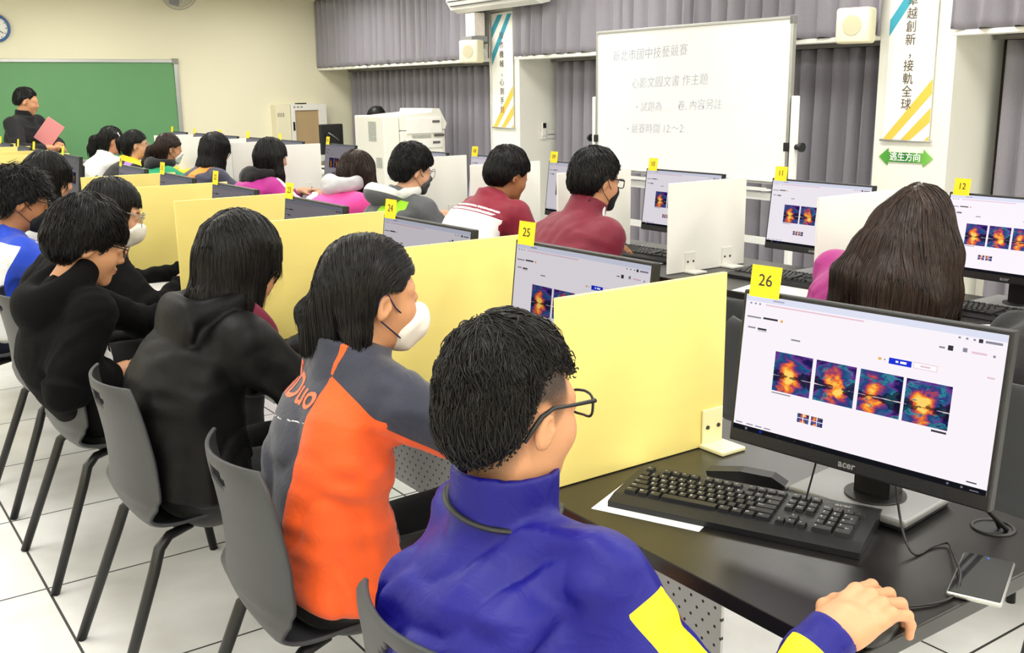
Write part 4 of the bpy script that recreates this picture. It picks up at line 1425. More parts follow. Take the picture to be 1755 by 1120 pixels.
m_, N_, L_, P_ = new_mat('spectacle_lens')
P_.inputs['Base Color'].default_value = (.97, .98, .98, 1); P_.inputs['Roughness'].default_value = .03; P_.inputs['Alpha'].default_value = .12
MT['lens'] = m_
MT['hair'] = hair_mat('black_hair', '#070607', '#191717')
MT['hair_soft'] = hair_mat('soft_black_hair', '#080708', '#1b1918', .5)
MT['hair_brown'] = hair_mat('dark_brown_hair', '#17100d', '#3b2a22')


# ------------------------------------------------------------------ the figure
def rot_head(yaw, pitch, roll):
    """columns: forward, left, up (world)"""
    y, p, r = rad(yaw), rad(pitch), rad(roll)
    f = np.array([math.cos(y) * math.cos(p), math.sin(y) * math.cos(p), -math.sin(p)])
    l = np.array([-math.sin(y), math.cos(y), 0])
    u = np.cross(f, l)
    l2 = l * math.cos(r) + u * math.sin(r); u2 = -l * math.sin(r) + u * math.cos(r)
    return np.stack([f, l2, u2], 1).astype(F4)


def head_sdf(q, ears=True, mask=None):
    """q in head coordinates (metres, forward x, left y, up z)"""
    ya = np.stack([q[:, 0], np.abs(q[:, 1]), q[:, 2]], 1)
    d = ell(q, (-.012, 0, .030), (.094, .075, .084))
    d = smin(d, ell(q, (.028, 0, -.020), (.064, .060, .080)), .03)
    d = smin(d, ell(q, (.034, 0, -.072), (.052, .047, .040)), .03)
    d = smin(d, cap(q, (.070, -.008, -.098), (.070, .008, -.098), .016), .022)
    d = smin(d, ell(ya, (.052, .036, -.030), (.034, .026, .032)), .02)
    d = smin(d, cap(ya, (.080, .0, .026), (.062, .045, .022), .012), .018)
    d = smax(d, -ell(ya, (.098, .030, .006), (.014, .018, .012)), .014)
    d = smin(d, ell(ya, (.080, .031, .005), (.0125, .0135, .0125)), .004)
    d = smin(d, cap(q, (.088, 0, .014), (.104, 0, -.026), .0065, .0105), .012)
    d = smin(d, ell(ya, (.094, .011, -.031), (.011, .008, .008)), .006)
    d = smin(d, ell(q, (.091, 0, -.056), (.0095, .021, .0055)), .006)
    d = smin(d, ell(q, (.089, 0, -.067), (.010, .018, .006)), .006)
    d = smax(d, -ell(q, (.104, 0, -.0615), (.012, .022, .0016)), .003)
    if ears:
        a = rad(12)
        R = np.array([[math.cos(a), 0, math.sin(a)], [0, 1, 0], [-math.sin(a), 0, math.cos(a)]], F4)
        e = ell(ya, (-.010, .079, -.011), (.0165, .009, .0285), R)
        e = smax(e, -ell(ya, (-.004, .088, -.007), (.009, .009, .017), R), .004)
        e = smin(e, ell(ya, (.004, .078, -.012), (.006, .006, .008)), .004)
        d = smin(d, e, .007)
    return d


def finger_dirs(d0, up, curls):
    """successive phalanx directions: each bends from d0 towards -up"""
    out = []
    a = 0
    for c in curls:
        a += rad(c)
        out.append(nrm(d0 * math.cos(a) - up * math.sin(a)))
    return out


def hand_field(wrist, fdir, up, side, curl=(18, 30, 20), s=1.0, spread=1.0):
    """returns a distance function: palm plus five jointed fingers. side=+1: thumb lies towards fdir x up ... """
    w0 = A3(wrist); f = nrm(fdir); u = nrm(A3(up) - f * float(A3(up) @ f)); t = nrm(np.cross(u, f)) * side   # t points to the thumb side
    R = np.stack([f, t, u], 1)
    segs = []
    for k, (ty, bxx, L_, cr, fan) in enumerate(((.030, .088, (.043, .025, .020), .8, .10), (.010, .093, (.047, .029, .021), 1.0, .03), (-.011, .089, (.043, .027, .020), 1.05, -.05), (-.031, .080, (.034, .020, .018), 1.1, -.15))):
        base = w0 + (f * bxx + t * ty + u * .004) * s
        d0 = nrm(f + t * fan * spread)
        dirs = finger_dirs(d0, u, [c * cr for c in curl])
        pts = [base - f * .022 * s, base]
        for l_, dd in zip(L_, dirs): pts.append(pts[-1] + dd * l_ * s)
        r0 = (.0098, .0098, .0088, .0078, .0068) if k < 3 else (.0085, .0085, .0076, .0068, .006)
        segs.append((pts, [x * s for x in r0]))
    tb = w0 + (f * .022 + t * .028 - u * .006) * s
    t1 = tb + nrm(f * .75 + t * .62 - u * .28) * .042 * s
    t2 = t1 + nrm(f * .92 + t * .22 - u * .30) * .034 * s
    t3 = t2 + nrm(f * .95 + t * .02 - u * .28) * .026 * s
    segs.append(([tb, t1, t2, t3], [.015 * s, .0115 * s, .0098 * s, .0078 * s]))

    def fn(P):
        d = bx(P, w0 + (f * .046 - u * .002) * s, (.044 * s, .037 * s, .0145 * s), R, .0135 * s)
        d = smin(d, cap(P, w0 + (f * .03 + t * .022 - u * .008) * s, w0 + (f * .06 + t * .026 - u * .006) * s, .016 * s, .013 * s), .012 * s)
        d = smin(d, cap(P, w0 - f * .03 * s, w0 + f * .025 * s, .0245 * s, .027 * s), .022 * s)
        for pts, rs in segs:
            d = smin(d, chain(P, pts, rs, .004 * s), .0062 * s)
        for (ty, bxx) in ((.030, .086), (.010, .091), (-.011, .087), (-.031, .078)):     # knuckles
            d = smin(d, ell(P, w0 + (f * bxx + t * ty + u * .0085) * s, (.010 * s, .008 * s, .006 * s), R), .007 * s)
        return d
    tips = [seg[0][-1] for seg in segs]
    fn.tips = tips; fn.R = R; fn.segs = segs
    return fn


def ik(s, t, l1, l2, hint):
    """elbow position for shoulder s, wrist t"""
    s = A3(s); t = A3(t)
    v = t - s; D = float(np.linalg.norm(v))
    D2 = min(D, (l1 + l2) * .995)
    n = v / D
    t = s + n * D2
    a = (l1 * l1 - l2 * l2 + D2 * D2) / (2 * D2)
    h = math.sqrt(max(l1 * l1 - a * a, 0))
    hp = A3(hint) - s
    hp = nrm(hp - n * float(hp @ n))
    return s + n * a + hp * h, t


class Fig:
    def __init__(s, label, loc, head, pel, yaw=0, pitch=12, roll=0, scale=1.0, body_yaw=0, neck_off=(-.045, 0, -.155), handL=None, handR=None, elbL=None, elbR=None,
                 shw=.165, bow=.045, res=.010, skin='skin', eR=None, eL=None, group='seated students', cat='person', jacket=None, hair=None, legs=True, hand_res=None, palms=None, shdrop=.055, shift=0.0, bulk=1.0):
        s.__dict__.update(locals())
        s.root = empty('person', label, 'person', loc, 0, group)
        s.H = A3(head)
        s.R = rot_head(yaw, pitch, roll)
        s.pel = A3(pel)
        k = scale
        by = rad(body_yaw)
        s.f0 = np.array([math.cos(by), math.sin(by), 0], F4); s.l0 = np.array([-math.sin(by), math.cos(by), 0], F4)
        Rn = rot_head(yaw * .5 + body_yaw * .5, pitch * .6, roll * .5)
        s.neck = s.H + Rn @ A3(neck_off) * k                          # base of the neck
        ax = nrm(s.neck - s.pel)
        s.up = ax
        s.right = nrm(np.cross(ax, s.f0)) * -1                          # left direction
        s.lat = nrm(s.l0 - ax * float(s.l0 @ ax))
        s.fw = nrm(np.cross(s.lat, ax))
        s.mid = (s.pel + s.neck) / 2 - s.fw * bow
        sh = s.neck - ax * shdrop * k + s.fw * .005
        s.shL = sh + s.lat * shw * k + s.fw * shift; s.shR = sh - s.lat * shw * k + s.fw * shift
        hl = handL if handL is not None else s.shL + s.f0 * .3 - A3(0, 0, .25)
        hr = handR if handR is not None else s.shR + s.f0 * .3 - A3(0, 0, .25)
        s.elL, s.wrL = ik(s.shL, hl, .275 * k, .255 * k, elbL if elbL is not None else s.shL + s.lat * .12 - A3(0, 0, .4))
        s.elR, s.wrR = ik(s.shR, hr, .275 * k, .255 * k, elbR if elbR is not None else s.shR - s.lat * .12 - A3(0, 0, .4))
        if eR is not None: s.elR = A3(eR); s.wrR = A3(hr)
        if eL is not None: s.elL = A3(eL); s.wrL = A3(hl)
        s.knees = []
        for sg in (1, -1):
            hip = s.pel + s.l0 * .085 * k * sg + A3(0, 0, -.01)
            kn = hip + s.f0 * .40 * k + s.l0 * .03 * sg + A3(0, 0, .0); kn[2] = .50
            an = kn + s.f0 * .03; an[2] = .09
            s.knees.append((hip, kn, an))
        allp = np.stack([s.H, s.pel, s.neck, s.shL, s.shR, s.elL, s.elR, s.wrL, s.wrR])
        s.lo = allp.min(0) - .24; s.hi = allp.max(0) + .24

    # --- torso coordinates
    def tc(s, P):
        ch = s.neck - s.pel; Lc = float(np.linalg.norm(ch)); ax = ch / Lc
        t = np.clip(((P - s.pel) @ ax) / Lc, -.35, 1.2)
        tt = np.clip(t, 0, 1)
        ctrl = 2 * s.mid - .5 * (s.pel + s.neck)
        c = ((1 - tt) ** 2)[:, None] * s.pel + (2 * tt * (1 - tt))[:, None] * ctrl + (tt ** 2)[:, None] * s.neck
        q = P - c
        return t, q @ s.lat, q @ s.fw, q @ ax, Lc

    def torso(s, P, wid, dep, endcap=.06, k=1.0):
        """wid/dep: profiles over t (0 pelvis .. 1 neck base)"""
        t, r, f, a, Lc = s.tc(P)
        tt = np.clip(t, 0, 1)
        tp = np.linspace(0, 1, len(wid))
        w_ = np.interp(tt, tp, wid).astype(F4) * k; d_ = np.interp(tt, tp, dep).astype(F4) * k
        over = np.where(t < 0, -t * Lc, np.where(t > 1, (t - 1) * Lc, 0)).astype(F4)
        n = 2.3
        rr = (np.abs(r / w_) ** n + np.abs(f / d_) ** n) ** (1 / n)
        rr = np.sqrt(rr ** 2 + (over / endcap) ** 2)
        return (rr - 1) * np.minimum(np.minimum(w_, d_), endcap * 2)

    def head_local(s, P): return (P - s.H) @ s.R / s.scale

    def bodyf(s, P):
        k = s.scale
        d = head_sdf(s.head_local(P)) * k
        nt = s.H + s.R @ A3(-.018, 0, -.075) * k
        d = smin(d, cap(P, nt, s.neck + s.fw * .004, .050 * k, .056 * k), .03)
        d = smin(d, s.torso(P, (.145, .13, .125, .14, .135, .05), (.10, .09, .09, .095, .075, .045), .05, k), .03)
        for sh, el, wr in ((s.shL, s.elL, s.wrL), (s.shR, s.elR, s.wrR)):
            d = smin(d, cap(P, sh, el, .044 * k, .038 * k), .03)
            d = smin(d, cap(P, el, wr, .036 * k, .0245 * k), .02)
        if s.legs:
            for hip, kn, an in s.knees:
                d = smin(d, cap(P, hip, kn, .07 * k, .05 * k), .03)
                d = smin(d, cap(P, kn, an, .045 * k, .032 * k), .03)
        return d

    def hands(s):
        out = []
        pal = s.palms or {}
        for key, wr, el, sg in (('L', s.wrL, s.elL, -1), ('R', s.wrR, s.elR, 1)):
            cfg = pal.get(key, {})
            fd = cfg.get('dir', nrm((wr - el) * A3(1, 1, .15)))
            out.append(hand_field(wr, fd, cfg.get('up', (0, 0, 1)), sg, cfg.get('curl', (14, 24, 16)), s.scale * cfg.get('s', 1.0), cfg.get('spread', 1.0)))
        return out

    def build_body(s, fade=None):
        hs = s.hands()

        def fn(P):
            d = s.bodyf(P)
            for h in hs: d = smin(d, h(P), .012)
            return d
        lo = s.lo.copy(); hi = s.hi.copy()
        if s.legs:
            for hip, kn, an in s.knees:
                lo = np.minimum(lo, np.minimum(kn, an) - .1); hi = np.maximum(hi, np.maximum(kn, an) + .1)
            lo[2] = .04
        P, Q = surface(fn, lo, hi, max(s.res, .009))
        parts = [(P, Q)]
        fine = []
        # finer skin for the head, welded into the same mesh below the collar
        hr_ = s.res if s.hand_res is None else s.hand_res
        if s.res <= .0101:
            fine.append((s.H - A3(.15, .15, .17) * s.scale, s.H + A3(.15, .15, .16) * s.scale, min(s.res, .0055) if s.res <= .0081 else .007))
        for i, h in enumerate(hs):
            if (s.palms or {}).get('LR'[i], {}).get('fine'):
                c = (s.wrL, s.wrR)[i]
                fd = h.R[:, 0]
                m_ = c + fd * .08 * s.scale
                fine.append((m_ - .15, m_ + .15, (s.palms['LR'[i]]['fine'])))
        for lo_, hi_, hh in fine:
            inb = ((P > lo_ + hh * 2) & (P < hi_ - hh * 2)).all(1)
            Qk = ~inb[Q].all(1)
            Q = Q[Qk]
            P2, Q2 = surface(fn, lo_, hi_, hh)
            Q = np.concatenate([Q, Q2 + len(P)]); P = np.concatenate([P, P2])
        used = np.unique(Q); mp = -np.ones(len(P), np.int32); mp[used] = np.arange(len(used)); P = P[used]; Q = mp[Q]
        q = s.head_local(P)
        ya = np.stack([q[:, 0], np.abs(q[:, 1]), q[:, 2]], 1)
        at = {'lips': -ell(ya, (.094, 0, -.0615), (.014, .022, .0095)), 'brow': -ell(ya, (.088, .033, .026), (.020, .020, .0048)), 'eye': -ell(ya, (.094, .031, .004), (.012, .0125, .0042))}
        far = (np.abs(q) > .14).any(1)
        for k_ in at: at[k_] = np.where(far, -1, at[k_])
        if fade is not None: at['fade'] = np.where(far, 0, fade(q))
        s.body = to_obj('body', P, Q, MT[s.skin], s.root, at)
        s.handf = hs
        return s.body

    # --- jacket: torso + sleeves + collar / hood
    def jacketf(s, P, off=0.0):
        k = s.scale; b = s.bulk; j = s.jacket
        d = s.torso(P, j.get('wid', (.195, .188, .185, .19, .175, .075)), j.get('dep', (.135, .125, .13, .135, .115, .070)), .055, k * b)
        sl = j.get('sleeve', (.072, .062, .058, .046))
        for sg, sh, el, wr in ((1, s.shL, s.elL, s.wrL), (-1, s.shR, s.elR, s.wrR)):
            w2 = wr - nrm(wr - el) * (.008 + sl[3] * k * b)
            d = smin(d, cap(P, sh, el, sl[0] * k * b, sl[1] * k * b), .05)
            d = smin(d, cap(P, el, w2, sl[2] * k * b, sl[3] * k * b), .025)
            d = smin(d, cap(P, s.neck - s.up * .02, sh, .058 * k, .062 * k), .04)
        return d + off

    def arm_coords(s, P, side):
        sh, el, wr = (s.shL, s.elL, s.wrL) if side > 0 else (s.shR, s.elR, s.wrR)
        def seg(a, b):
            ab = b - a; t = np.clip(((P - a) @ ab) / (ab @ ab), 0, 1); dd = np.linalg.norm(P - a - t[:, None] * ab, axis=1)
            return t, dd
        t1, d1 = seg(sh, el); t2, d2 = seg(el, wr)
        near = d2 < d1
        t = np.where(near, 1 + t2, t1)
        return t, np.where(near, d2, d1), near

    def collar_sdf(s, P, h=.07, r0=.066, r1=.062, thick=.007, tilt=None, c=None):
        """stand-up collar: thin cone shell round the neck"""
        k = s.scale
        c = (s.neck - s.up * .012) if c is None else c
        ax = nrm(s.up * .55 + nrm(s.H - s.neck) * .45) if tilt is None else tilt
        q = P - c
        z = q @ ax
        fv = nrm(s.fw - ax * float(s.fw @ ax)); lv = np.cross(ax, fv)
        x = q @ fv; y = q @ lv
        rr = np.sqrt((x / 1.08) ** 2 + y ** 2)
        R_ = (r0 + (r1 - r0) * np.clip(z / h, 0, 1)) * k
        d = np.abs(rr - R_) - thick
        return smax(smax(d, z - h * k, .006), -z - .03, .006)

    def build_jacket(s, name='jacket', fn=None, extra=None, attrs=None, mats=None, res=None, wr=.004, fold=1.0, lo=None, hi=None, extra_lo=0.0):
        k = s.scale
        seed = sum(map(ord, s.label)) % 97
        base = fn or s.jacketf

        def wf(P):
            d = base(P)
            if wr > 0:
                m = np.abs(d) < .05
                if m.any():
                    Pm = P[m]
                    # diagonal drag folds: ridged noise, stretched along the body, plus creases near elbows
                    A_ = np.stack([Pm @ s.lat, Pm @ s.fw, Pm @ s.up], 1)
                    n1 = 1 - np.abs(vnoise(A_ * A3(1.0, 1.0, .55) + .25 * vnoise(A_, 5, seed)[:, None], 9.5, seed)) * 2
                    n2 = vnoise(A_ * A3(1, 1, 2.2), 16, seed + 5)
                    w_ = wr * (n1 * .75 + n2 * .5)
                    for sg in (1, -1):
                        t, dd, near = s.arm_coords(Pm, sg)
                        onarm = np.clip((.11 - dd) / .04, 0, 1) * np.clip((t - .15) / .2, 0, 1)
                        cr = np.sin(t * 26 + 2.5 * vnoise(Pm, 12, seed + 3)) * np.exp(-((t - 1.0) / .38) ** 2) + .7 * np.sin(t * 34 + 3 * vnoise(Pm, 10, seed + 8)) * np.exp(-((t - 1.85) / .2) ** 2)
                        w_ = w_ + onarm * cr * wr * .9 * fold
                    d = d.copy(); d[m] = d[m] + w_
            if extra is not None: d = extra(P, d)
            return d
        L = s.lo.copy() if lo is None else np.asarray(lo, F4); Hh = s.hi.copy() if hi is None else np.asarray(hi, F4)
        P, Q = surface(wf, L, Hh, res or s.res, 1)
        s.jf = wf
        at = attrs(P) if attrs else {}
        o = to_obj(name, P, Q, mats, s.root, at)
        return o

    def build_trousers(s, mat_, res=None):
        k = s.scale

        def fn(P):
            d = ell(P, s.pel + A3(0, 0, -.01) + s.f0 * .01, (.135 * k, .175 * k, .115 * k))
            for hip, kn, an in s.knees:
                d = smin(d, cap(P, hip, kn, .088 * k, .066 * k), .04)
                d = smin(d, cap(P, kn, an, .062 * k, .05 * k), .03)
            d = smax(d, P[:, 2] - (s.pel[2] + .09), .02)
            return d + .004 * vnoise(P, 14, 4)
        pts = np.concatenate([np.stack(x) for x in s.knees] + [s.pel[None]])
        P, Q = surface(fn, pts.min(0) - .17, pts.max(0) + .17, res or max(s.res, .011), 1)
        o = to_obj('trousers', P, Q, mat_, s.root)

        def sf(P):
            d = None
            for hip, kn, an in s.knees:
                a = an + A3(0, 0, -.05)
                e = smin(cap(P, a - s.f0 * .03, a + s.f0 * .13, .036, .034), cap(P, a, a + A3(0, 0, .05), .036, .036), .03)
                e = smax(e, -(P[:, 2] - .004), .004)
                d = e if d is None else np.minimum(d, e)
            return d
        an = np.stack([x[2] for x in s.knees])
        P, Q = surface(sf, np.append(an.min(0)[:2] - .12, -.01), np.append(an.max(0)[:2] + .22, .14), .011, 1)
        to_obj('shoes', P, Q, MT['black_plastic'], s.root)

    def hood_sdf(s, P, ring=.088, front=.020, back=.042, drop=.09, pouch=(.05, .105, .07), lift=.0, open_=0.0):
        k = s.scale
        c = s.neck + s.up * (.012 + lift) - s.fw * .012
        ax = nrm(s.up - s.fw * .35)
        fv = nrm(s.fw - ax * float(s.fw @ ax)); lv = np.cross(ax, fv)
        q = P - c
        x = q @ fv; y = q @ lv; z = q @ ax
        rr = np.sqrt(x * x + y * y) + 1e-6
        bk = np.clip(.5 - .5 * x / rr, 0, 1)
        tr = (front + (back - front) * bk) * k
        d = np.sqrt((rr - ring * k) ** 2 + ((z + bk * .015) * .8) ** 2) - tr
        pc = s.neck - s.fw * (.075 + pouch[0] * .6) * k - s.up * drop * .6 + s.up * lift
        d = smin(d, ell(P, pc, A3(pouch) * k, np.stack([s.fw, s.lat, s.up], 1)), .035)
        if open_ > 0:
            pc2 = pc + s.up * .035 - s.fw * .0
            cv = ell(P, pc2 + s.up * pouch[2] * k * .45 + s.fw * .02, A3(pouch[0] * .85, pouch[1] * .82, pouch[2] * .85) * k, np.stack([s.fw, s.lat, s.up], 1))
            s.cav = cv
            d = smax(d, -cv, .008)
        return d

    def build_part(s, name, fn, mats, pad=.26, res=None, wr=0.0, attrs=None, c=None):
        c = s.neck if c is None else c
        sd = sum(map(ord, s.label)) % 89

        def g(P):
            d = fn(P)
            return d + wr * ((1 - 2 * np.abs(vnoise(P, 13, sd))) * .7 + .5 * vnoise(P, 27, sd + 2)) if wr else d
        P, Q = surface(g, c - pad, c + pad, res or s.res, 1)
        return to_obj(name, P, Q, mats, s.root, attrs(P) if attrs else None)

    # --- hair
    def cap_hair(s, q, th=.014, front=.055, side=.012, nape=-.075, fringe=0.0, tz=.012, mid=None):
        d = ell(q, (-.016, 0, .030 + tz * .5), (.094 + th, .075 + th, .084 + th + tz * .5))
        d = smin(d, ell(q, (-.05, 0, -.01), (.058 + th, .064 + th * .7, .068)), .03)
        # lower hair line, rising from the nape over the ears to the forehead
        x = q[:, 0]; ay = np.abs(q[:, 1])
        zl = np.interp(x, [-.11, -.055, -.018, .012, .03, .06, .09], [nape, (nape + .005 if mid is None else mid), side - .01, side + .016, side + .0, front - fringe, front - fringe]).astype(F4)
        d = smax(d, (zl - q[:, 2]) * .8, .006)
        # forehead / face kept free
        d = smax(d, -ell(q, (.098, 0, -.05 - fringe), (.062, .062, .105)), .008)
        return d

    def build_hair(s, fn, res, strands=1500, seg=9, step=.009, rad_=.0011, lift=.0015, crown=(-.045, 0, .115), mat_='hair', gravity=.6, seed=1, wild=.15, keep=None, grow_free=True, lo=None, hi=None, flow=None, taper=.15, parting=None, length=None, forbid=None):
        """fn: world distance field of the hair mass; strands are combed over it"""
        L = s.H - .2 if lo is None else np.asarray(lo, F4); Hh = s.H + .2 if hi is None else np.asarray(hi, F4)
        rg = np.random.RandomState(seed)

        def rough(P):
            d = fn(P)
            return d
        P, Q = surface(rough, L, Hh, res, 1)
        V = [P]; F = [Q]
        nb = len(P)
        if strands:
            # area-weighted-ish seeds
            idx = rg.randint(0, len(Q), strands)
            ww = rg.dirichlet([1, 1, 1, 1], strands).astype(F4)
            p = (P[Q[idx]] * ww[:, :, None]).sum(1)
            cw = s.H + s.R @ A3(crown) * s.scale
            jit = rg.normal(0, 1, (strands, 3)).astype(F4)
            lf = np.abs(rg.normal(0, 1, strands)).astype(F4) * lift + .0008
            path = []
            live_dir = None
            ln = np.ones((strands, 1), F4) if length is None else length(p)[:, None].astype(F4)
            for k in range(seg):
                g, d = grad(fn, p, .004)
                away = p - cw
                if parting is not None:
                    # comb to both sides of a parting line
                    ql = (p - s.H) @ s.R
                    sd = np.sign(ql[:, 1] - parting)[:, None]
                    away = away * .4 + (s.R @ A3(-.25, 1, 0))[None] * sd * np.clip(.10 - (ql[:, 2] < .03) * .1, 0, 1)[:, None]
                away = away / (np.linalg.norm(away, axis=1, keepdims=True) + 1e-6)
                dn = np.array([[0, 0, -1.0]], F4)
                if flow is not None: base = flow(p, away)
                else: base = away * (1 - gravity) + dn * gravity
                base = base + jit * wild
                tan = base - g * (base * g).sum(1, keepdims=True)
                tl = np.linalg.norm(tan, axis=1, keepdims=True)
                tan = tan / (tl + 1e-6)
                under = (g[:, 2:3] < -.35) & (tl < .9) if grow_free else np.zeros_like(tl, bool)
                tan = np.where(under, dn + .35 * (live_dir if live_dir is not None else 0), tan)
                tan = tan / (np.linalg.norm(tan, axis=1, keepdims=True) + 1e-6)
                if live_dir is not None: tan = nrm_rows(tan * .55 + live_dir * .45)
                live_dir = tan
                tgt = lf * (1 + .6 * k * (lift > .003))
                corr = np.where(under[:, 0], 0, np.clip(d - tgt, -.006, .006))
                p = p - g * corr[:, None]
                path.append(p.copy())
                p = p + tan * step * s.scale * ln
            path = np.stack(path, 1)                               # strands, seg, 3
            if keep is not None:
                ok = keep(path[:, 0])
                path = path[ok]
            S = len(path)
            # three-sided tapered tubes
            T = np.gradient(path, axis=1); T /= np.linalg.norm(T, axis=2, keepdims=True) + 1e-9
            up = np.array([.3, .2, .93], F4)
            a = np.cross(T, up); a /= np.linalg.norm(a, axis=2, keepdims=True) + 1e-9
            b = np.cross(a, T)
            tt = np.linspace(0, 1, seg)
            alive = np.ones((S, seg), F4)
            if forbid is not None:
                fb = forbid(path.reshape(-1, 3)).reshape(S, seg)
                alive = np.cumprod(~fb, axis=1).astype(F4)
            prof = (np.sin(PI * np.clip(tt * .5 + .25, 0, 1)) * (1 - tt ** 3) + taper * (1 - tt)).astype(F4)
            rs = (rad_ * rg.uniform(.6, 1.4, S)).astype(F4)[:, None] * prof[None] * alive + 1e-5
            ring = np.stack([path + (a * math.cos(w_) + b * math.sin(w_)) * rs[..., None] for w_ in (0, 2.094, 4.189)], 2)
            vv = ring.reshape(-1, 3)
            base = (np.arange(S)[:, None] * seg + np.arange(seg - 1)[None]).reshape(-1) * 3
            fs = [np.stack([base + i, base + (i + 1) % 3, base + 3 + (i + 1) % 3, base + 3 + i], 1) for i in range(3)]
            F.append(np.concatenate(fs) + nb)
            V.append(vv)
        o = to_obj('hair', np.concatenate(V).astype(F4), np.concatenate(F).astype(np.int32), MT[mat_], s.root)
        return o

    # --- glasses and masks
    def W(s, p): return s.H + s.R @ (A3(p) * s.scale)

    def glasses(s, m='black_plastic', r=.0225, round_=False, th=.0016, side='both'):
        g = MB()
        org = Vector(s.root.location)
        V_ = lambda p: Vector([float(x) for x in s.W(p)]) - org
        for sy in (1, -1):
            pts = []
            for a in np.linspace(0, 2 * PI, 25)[:-1]:
                e = 1.0 if round_ else .62
                yy = math.copysign(abs(math.cos(a)) ** e, math.cos(a)) * r * 1.08; zz = math.copysign(abs(math.sin(a)) ** e, math.sin(a)) * r * (1 if round_ else .8)
                pts.append(V_((.112 - .006 * abs(yy / r) - .1 * max(0, 0), sy * .033 + yy, .004 + zz)))
            g.tube(pts, th * s.scale, 6, closed=True)
            g.tube([V_((.106, sy * .058, .015)), V_((.098, sy * .069, .017)), V_((.04, sy * .0785, .020)), V_((.0, sy * .084, .023)), V_((-.022, sy * .085, .014)), V_((-.036, sy * .083, -.002)), V_((-.048, sy * .080, -.020))], [th * 1.2, th * 1.5, th * 1.3, th * 1.4, th * 1.7, th * 1.7, th * 1.3], 6)
        g.tube([V_((.113, -.011, .010)), V_((.116, 0, .013)), V_((.113, .011, .010))], th, 6)
        o = g.build('glasses', MT[m], s.root)
        if s.res < .0105:
            for sy in (1, -1):
                lm = MB(); pts = []
                for a in np.linspace(0, 2 * PI, 25)[:-1]:
                    e = 1.0 if round_ else .62
                    yy = math.copysign(abs(math.cos(a)) ** e, math.cos(a)) * r * 1.06; zz = math.copysign(abs(math.sin(a)) ** e, math.sin(a)) * r * (.98 if round_ else .78)
                    pts.append(V_((.112 - .006 * abs(yy / r), sy * .033 + yy, .004 + zz)))
                f_ = lm.bm.faces.new([lm.bm.verts.new(p_) for p_ in pts])
                lm.build('lens', MT['lens'], o)
        return o

    def mask(s, col, straps='black_plastic', bulge=0.0, res=.005):
        def fn(P):
            q = s.head_local(P)
            hd = head_sdf(q, False)
            if bulge: hd = smin(hd, ell(q, (.088, 0, -.052), (.034 + bulge, .040, .044)), .02)
            reg = ell(q, (.075, 0, -.060), (.075, .062, .060))
            reg = smax(reg, q[:, 2] - (-.018 + .25 * np.clip(.03 - np.abs(q[:, 1]), -.05, .03)), .006)
            reg = smax(reg, .034 - q[:, 0], .006)
            return smax(hd - .0085, reg, .004) * s.scale
        P, Q = surface(fn, s.H - .17, s.H + .17, res, 1)
        m = mat('mask_' + col.strip('#'), col, .85, var=.03, bump=.1, bs=300)
        o = to_obj('face_mask', P, Q, m, s.root)
        g = MB(); org = Vector(s.root.location)
        V_ = lambda p: Vector([float(x) for x in s.W(p)]) - org
        for sy in (1, -1):
            g.tube([V_((.055, sy * .056, -.036)), V_((.02, sy * .074, -.012)), V_((-.006, sy * .083, .022)), V_((-.022, sy * .083, .010)), V_((-.026, sy * .081, -.018)), V_((-.012, sy * .076, -.040)), V_((.045, sy * .055, -.080))], .0016, 6)
        sp_ = g.build('mask_strap', MT[straps], o)
        return o


def nrm_rows(v): return v / (np.linalg.norm(v, axis=1, keepdims=True) + 1e-9)
# ================================================================== PEOPLE

def want(n): return True


MT['trouser_black'] = layered('black_trousers', '#16171b', [], .75)
MT['trouser_navy'] = layered('navy_trousers', '#1b1e33', [], .75)


def stripe(P, ax_pts, dirs, half):
    """field > 0 inside a stripe running along a limb, facing direction dirs[i]"""
    best = None; bd = None
    for (a, b), dr in zip(zip(ax_pts[:-1], ax_pts[1:]), dirs):
        a = A3(a); b = A3(b); ab = b - a
        t = np.clip(((P - a) @ ab) / (ab @ ab), 0, 1)
        q = P - a - t[:, None] * ab
        dist = np.linalg.norm(q, axis=1)
        n = nrm(ab)
        dd = nrm(A3(dr) - n * float(A3(dr) @ n))
        ang = np.arccos(np.clip((q @ dd) / (dist + 1e-6), -1, 1))
        f = half - ang * dist
        if best is None: best, bd = f, dist
        else:
            m = dist < bd
            best = np.where(m, f, best); bd = np.where(m, dist, bd)
    return best


def back_text(F, body, size, r, t, m, name='lettering', slant=0.0):
    """lettering laid on the back of a jacket: local right = -lat (reads from behind)"""
    me = text_mesh(body, size, 0.0, .0012, shear=.25)
    bm = bmesh.new(); bm.from_mesh(me)
    bmesh.ops.triangulate(bm, faces=bm.faces)
    for _ in range(3):
        ed = [e for e in bm.edges if e.calc_length() > size * .16]
        if not ed: break
        bmesh.ops.subdivide_edges(bm, edges=ed, cuts=1)
        bmesh.ops.triangulate(bm, faces=bm.faces)
    ch = F.neck - F.pel
    o_ = F.pel + ch * t + F.lat * r - F.fw * .22
    V = np.array([[v.co.x, v.co.y] for v in bm.verts], F4)
    c, s_ = math.cos(slant), math.sin(slant)
    X = V[:, 0] * c - V[:, 1] * s_; Y = V[:, 0] * s_ + V[:, 1] * c
    P = o_ + X[:, None] * (-F.lat) + Y[:, None] * F.up
    for _ in range(40):
        d = F.jf(P)
        P = P + F.fw * np.clip(d - .0012, -.02, .02)[:, None] * .8
    org = np.array(F.root.location, F4)
    for v, p in zip(bm.verts, P - org): v.co = Vector([float(x) for x in p])
    me2 = bpy.data.meshes.new(name); bm.to_mesh(me2); bm.free()
    jk = [c_ for c_ in F.root.children if c_.name.startswith('jacket')][0]
    return link(name, me2, m, jk)


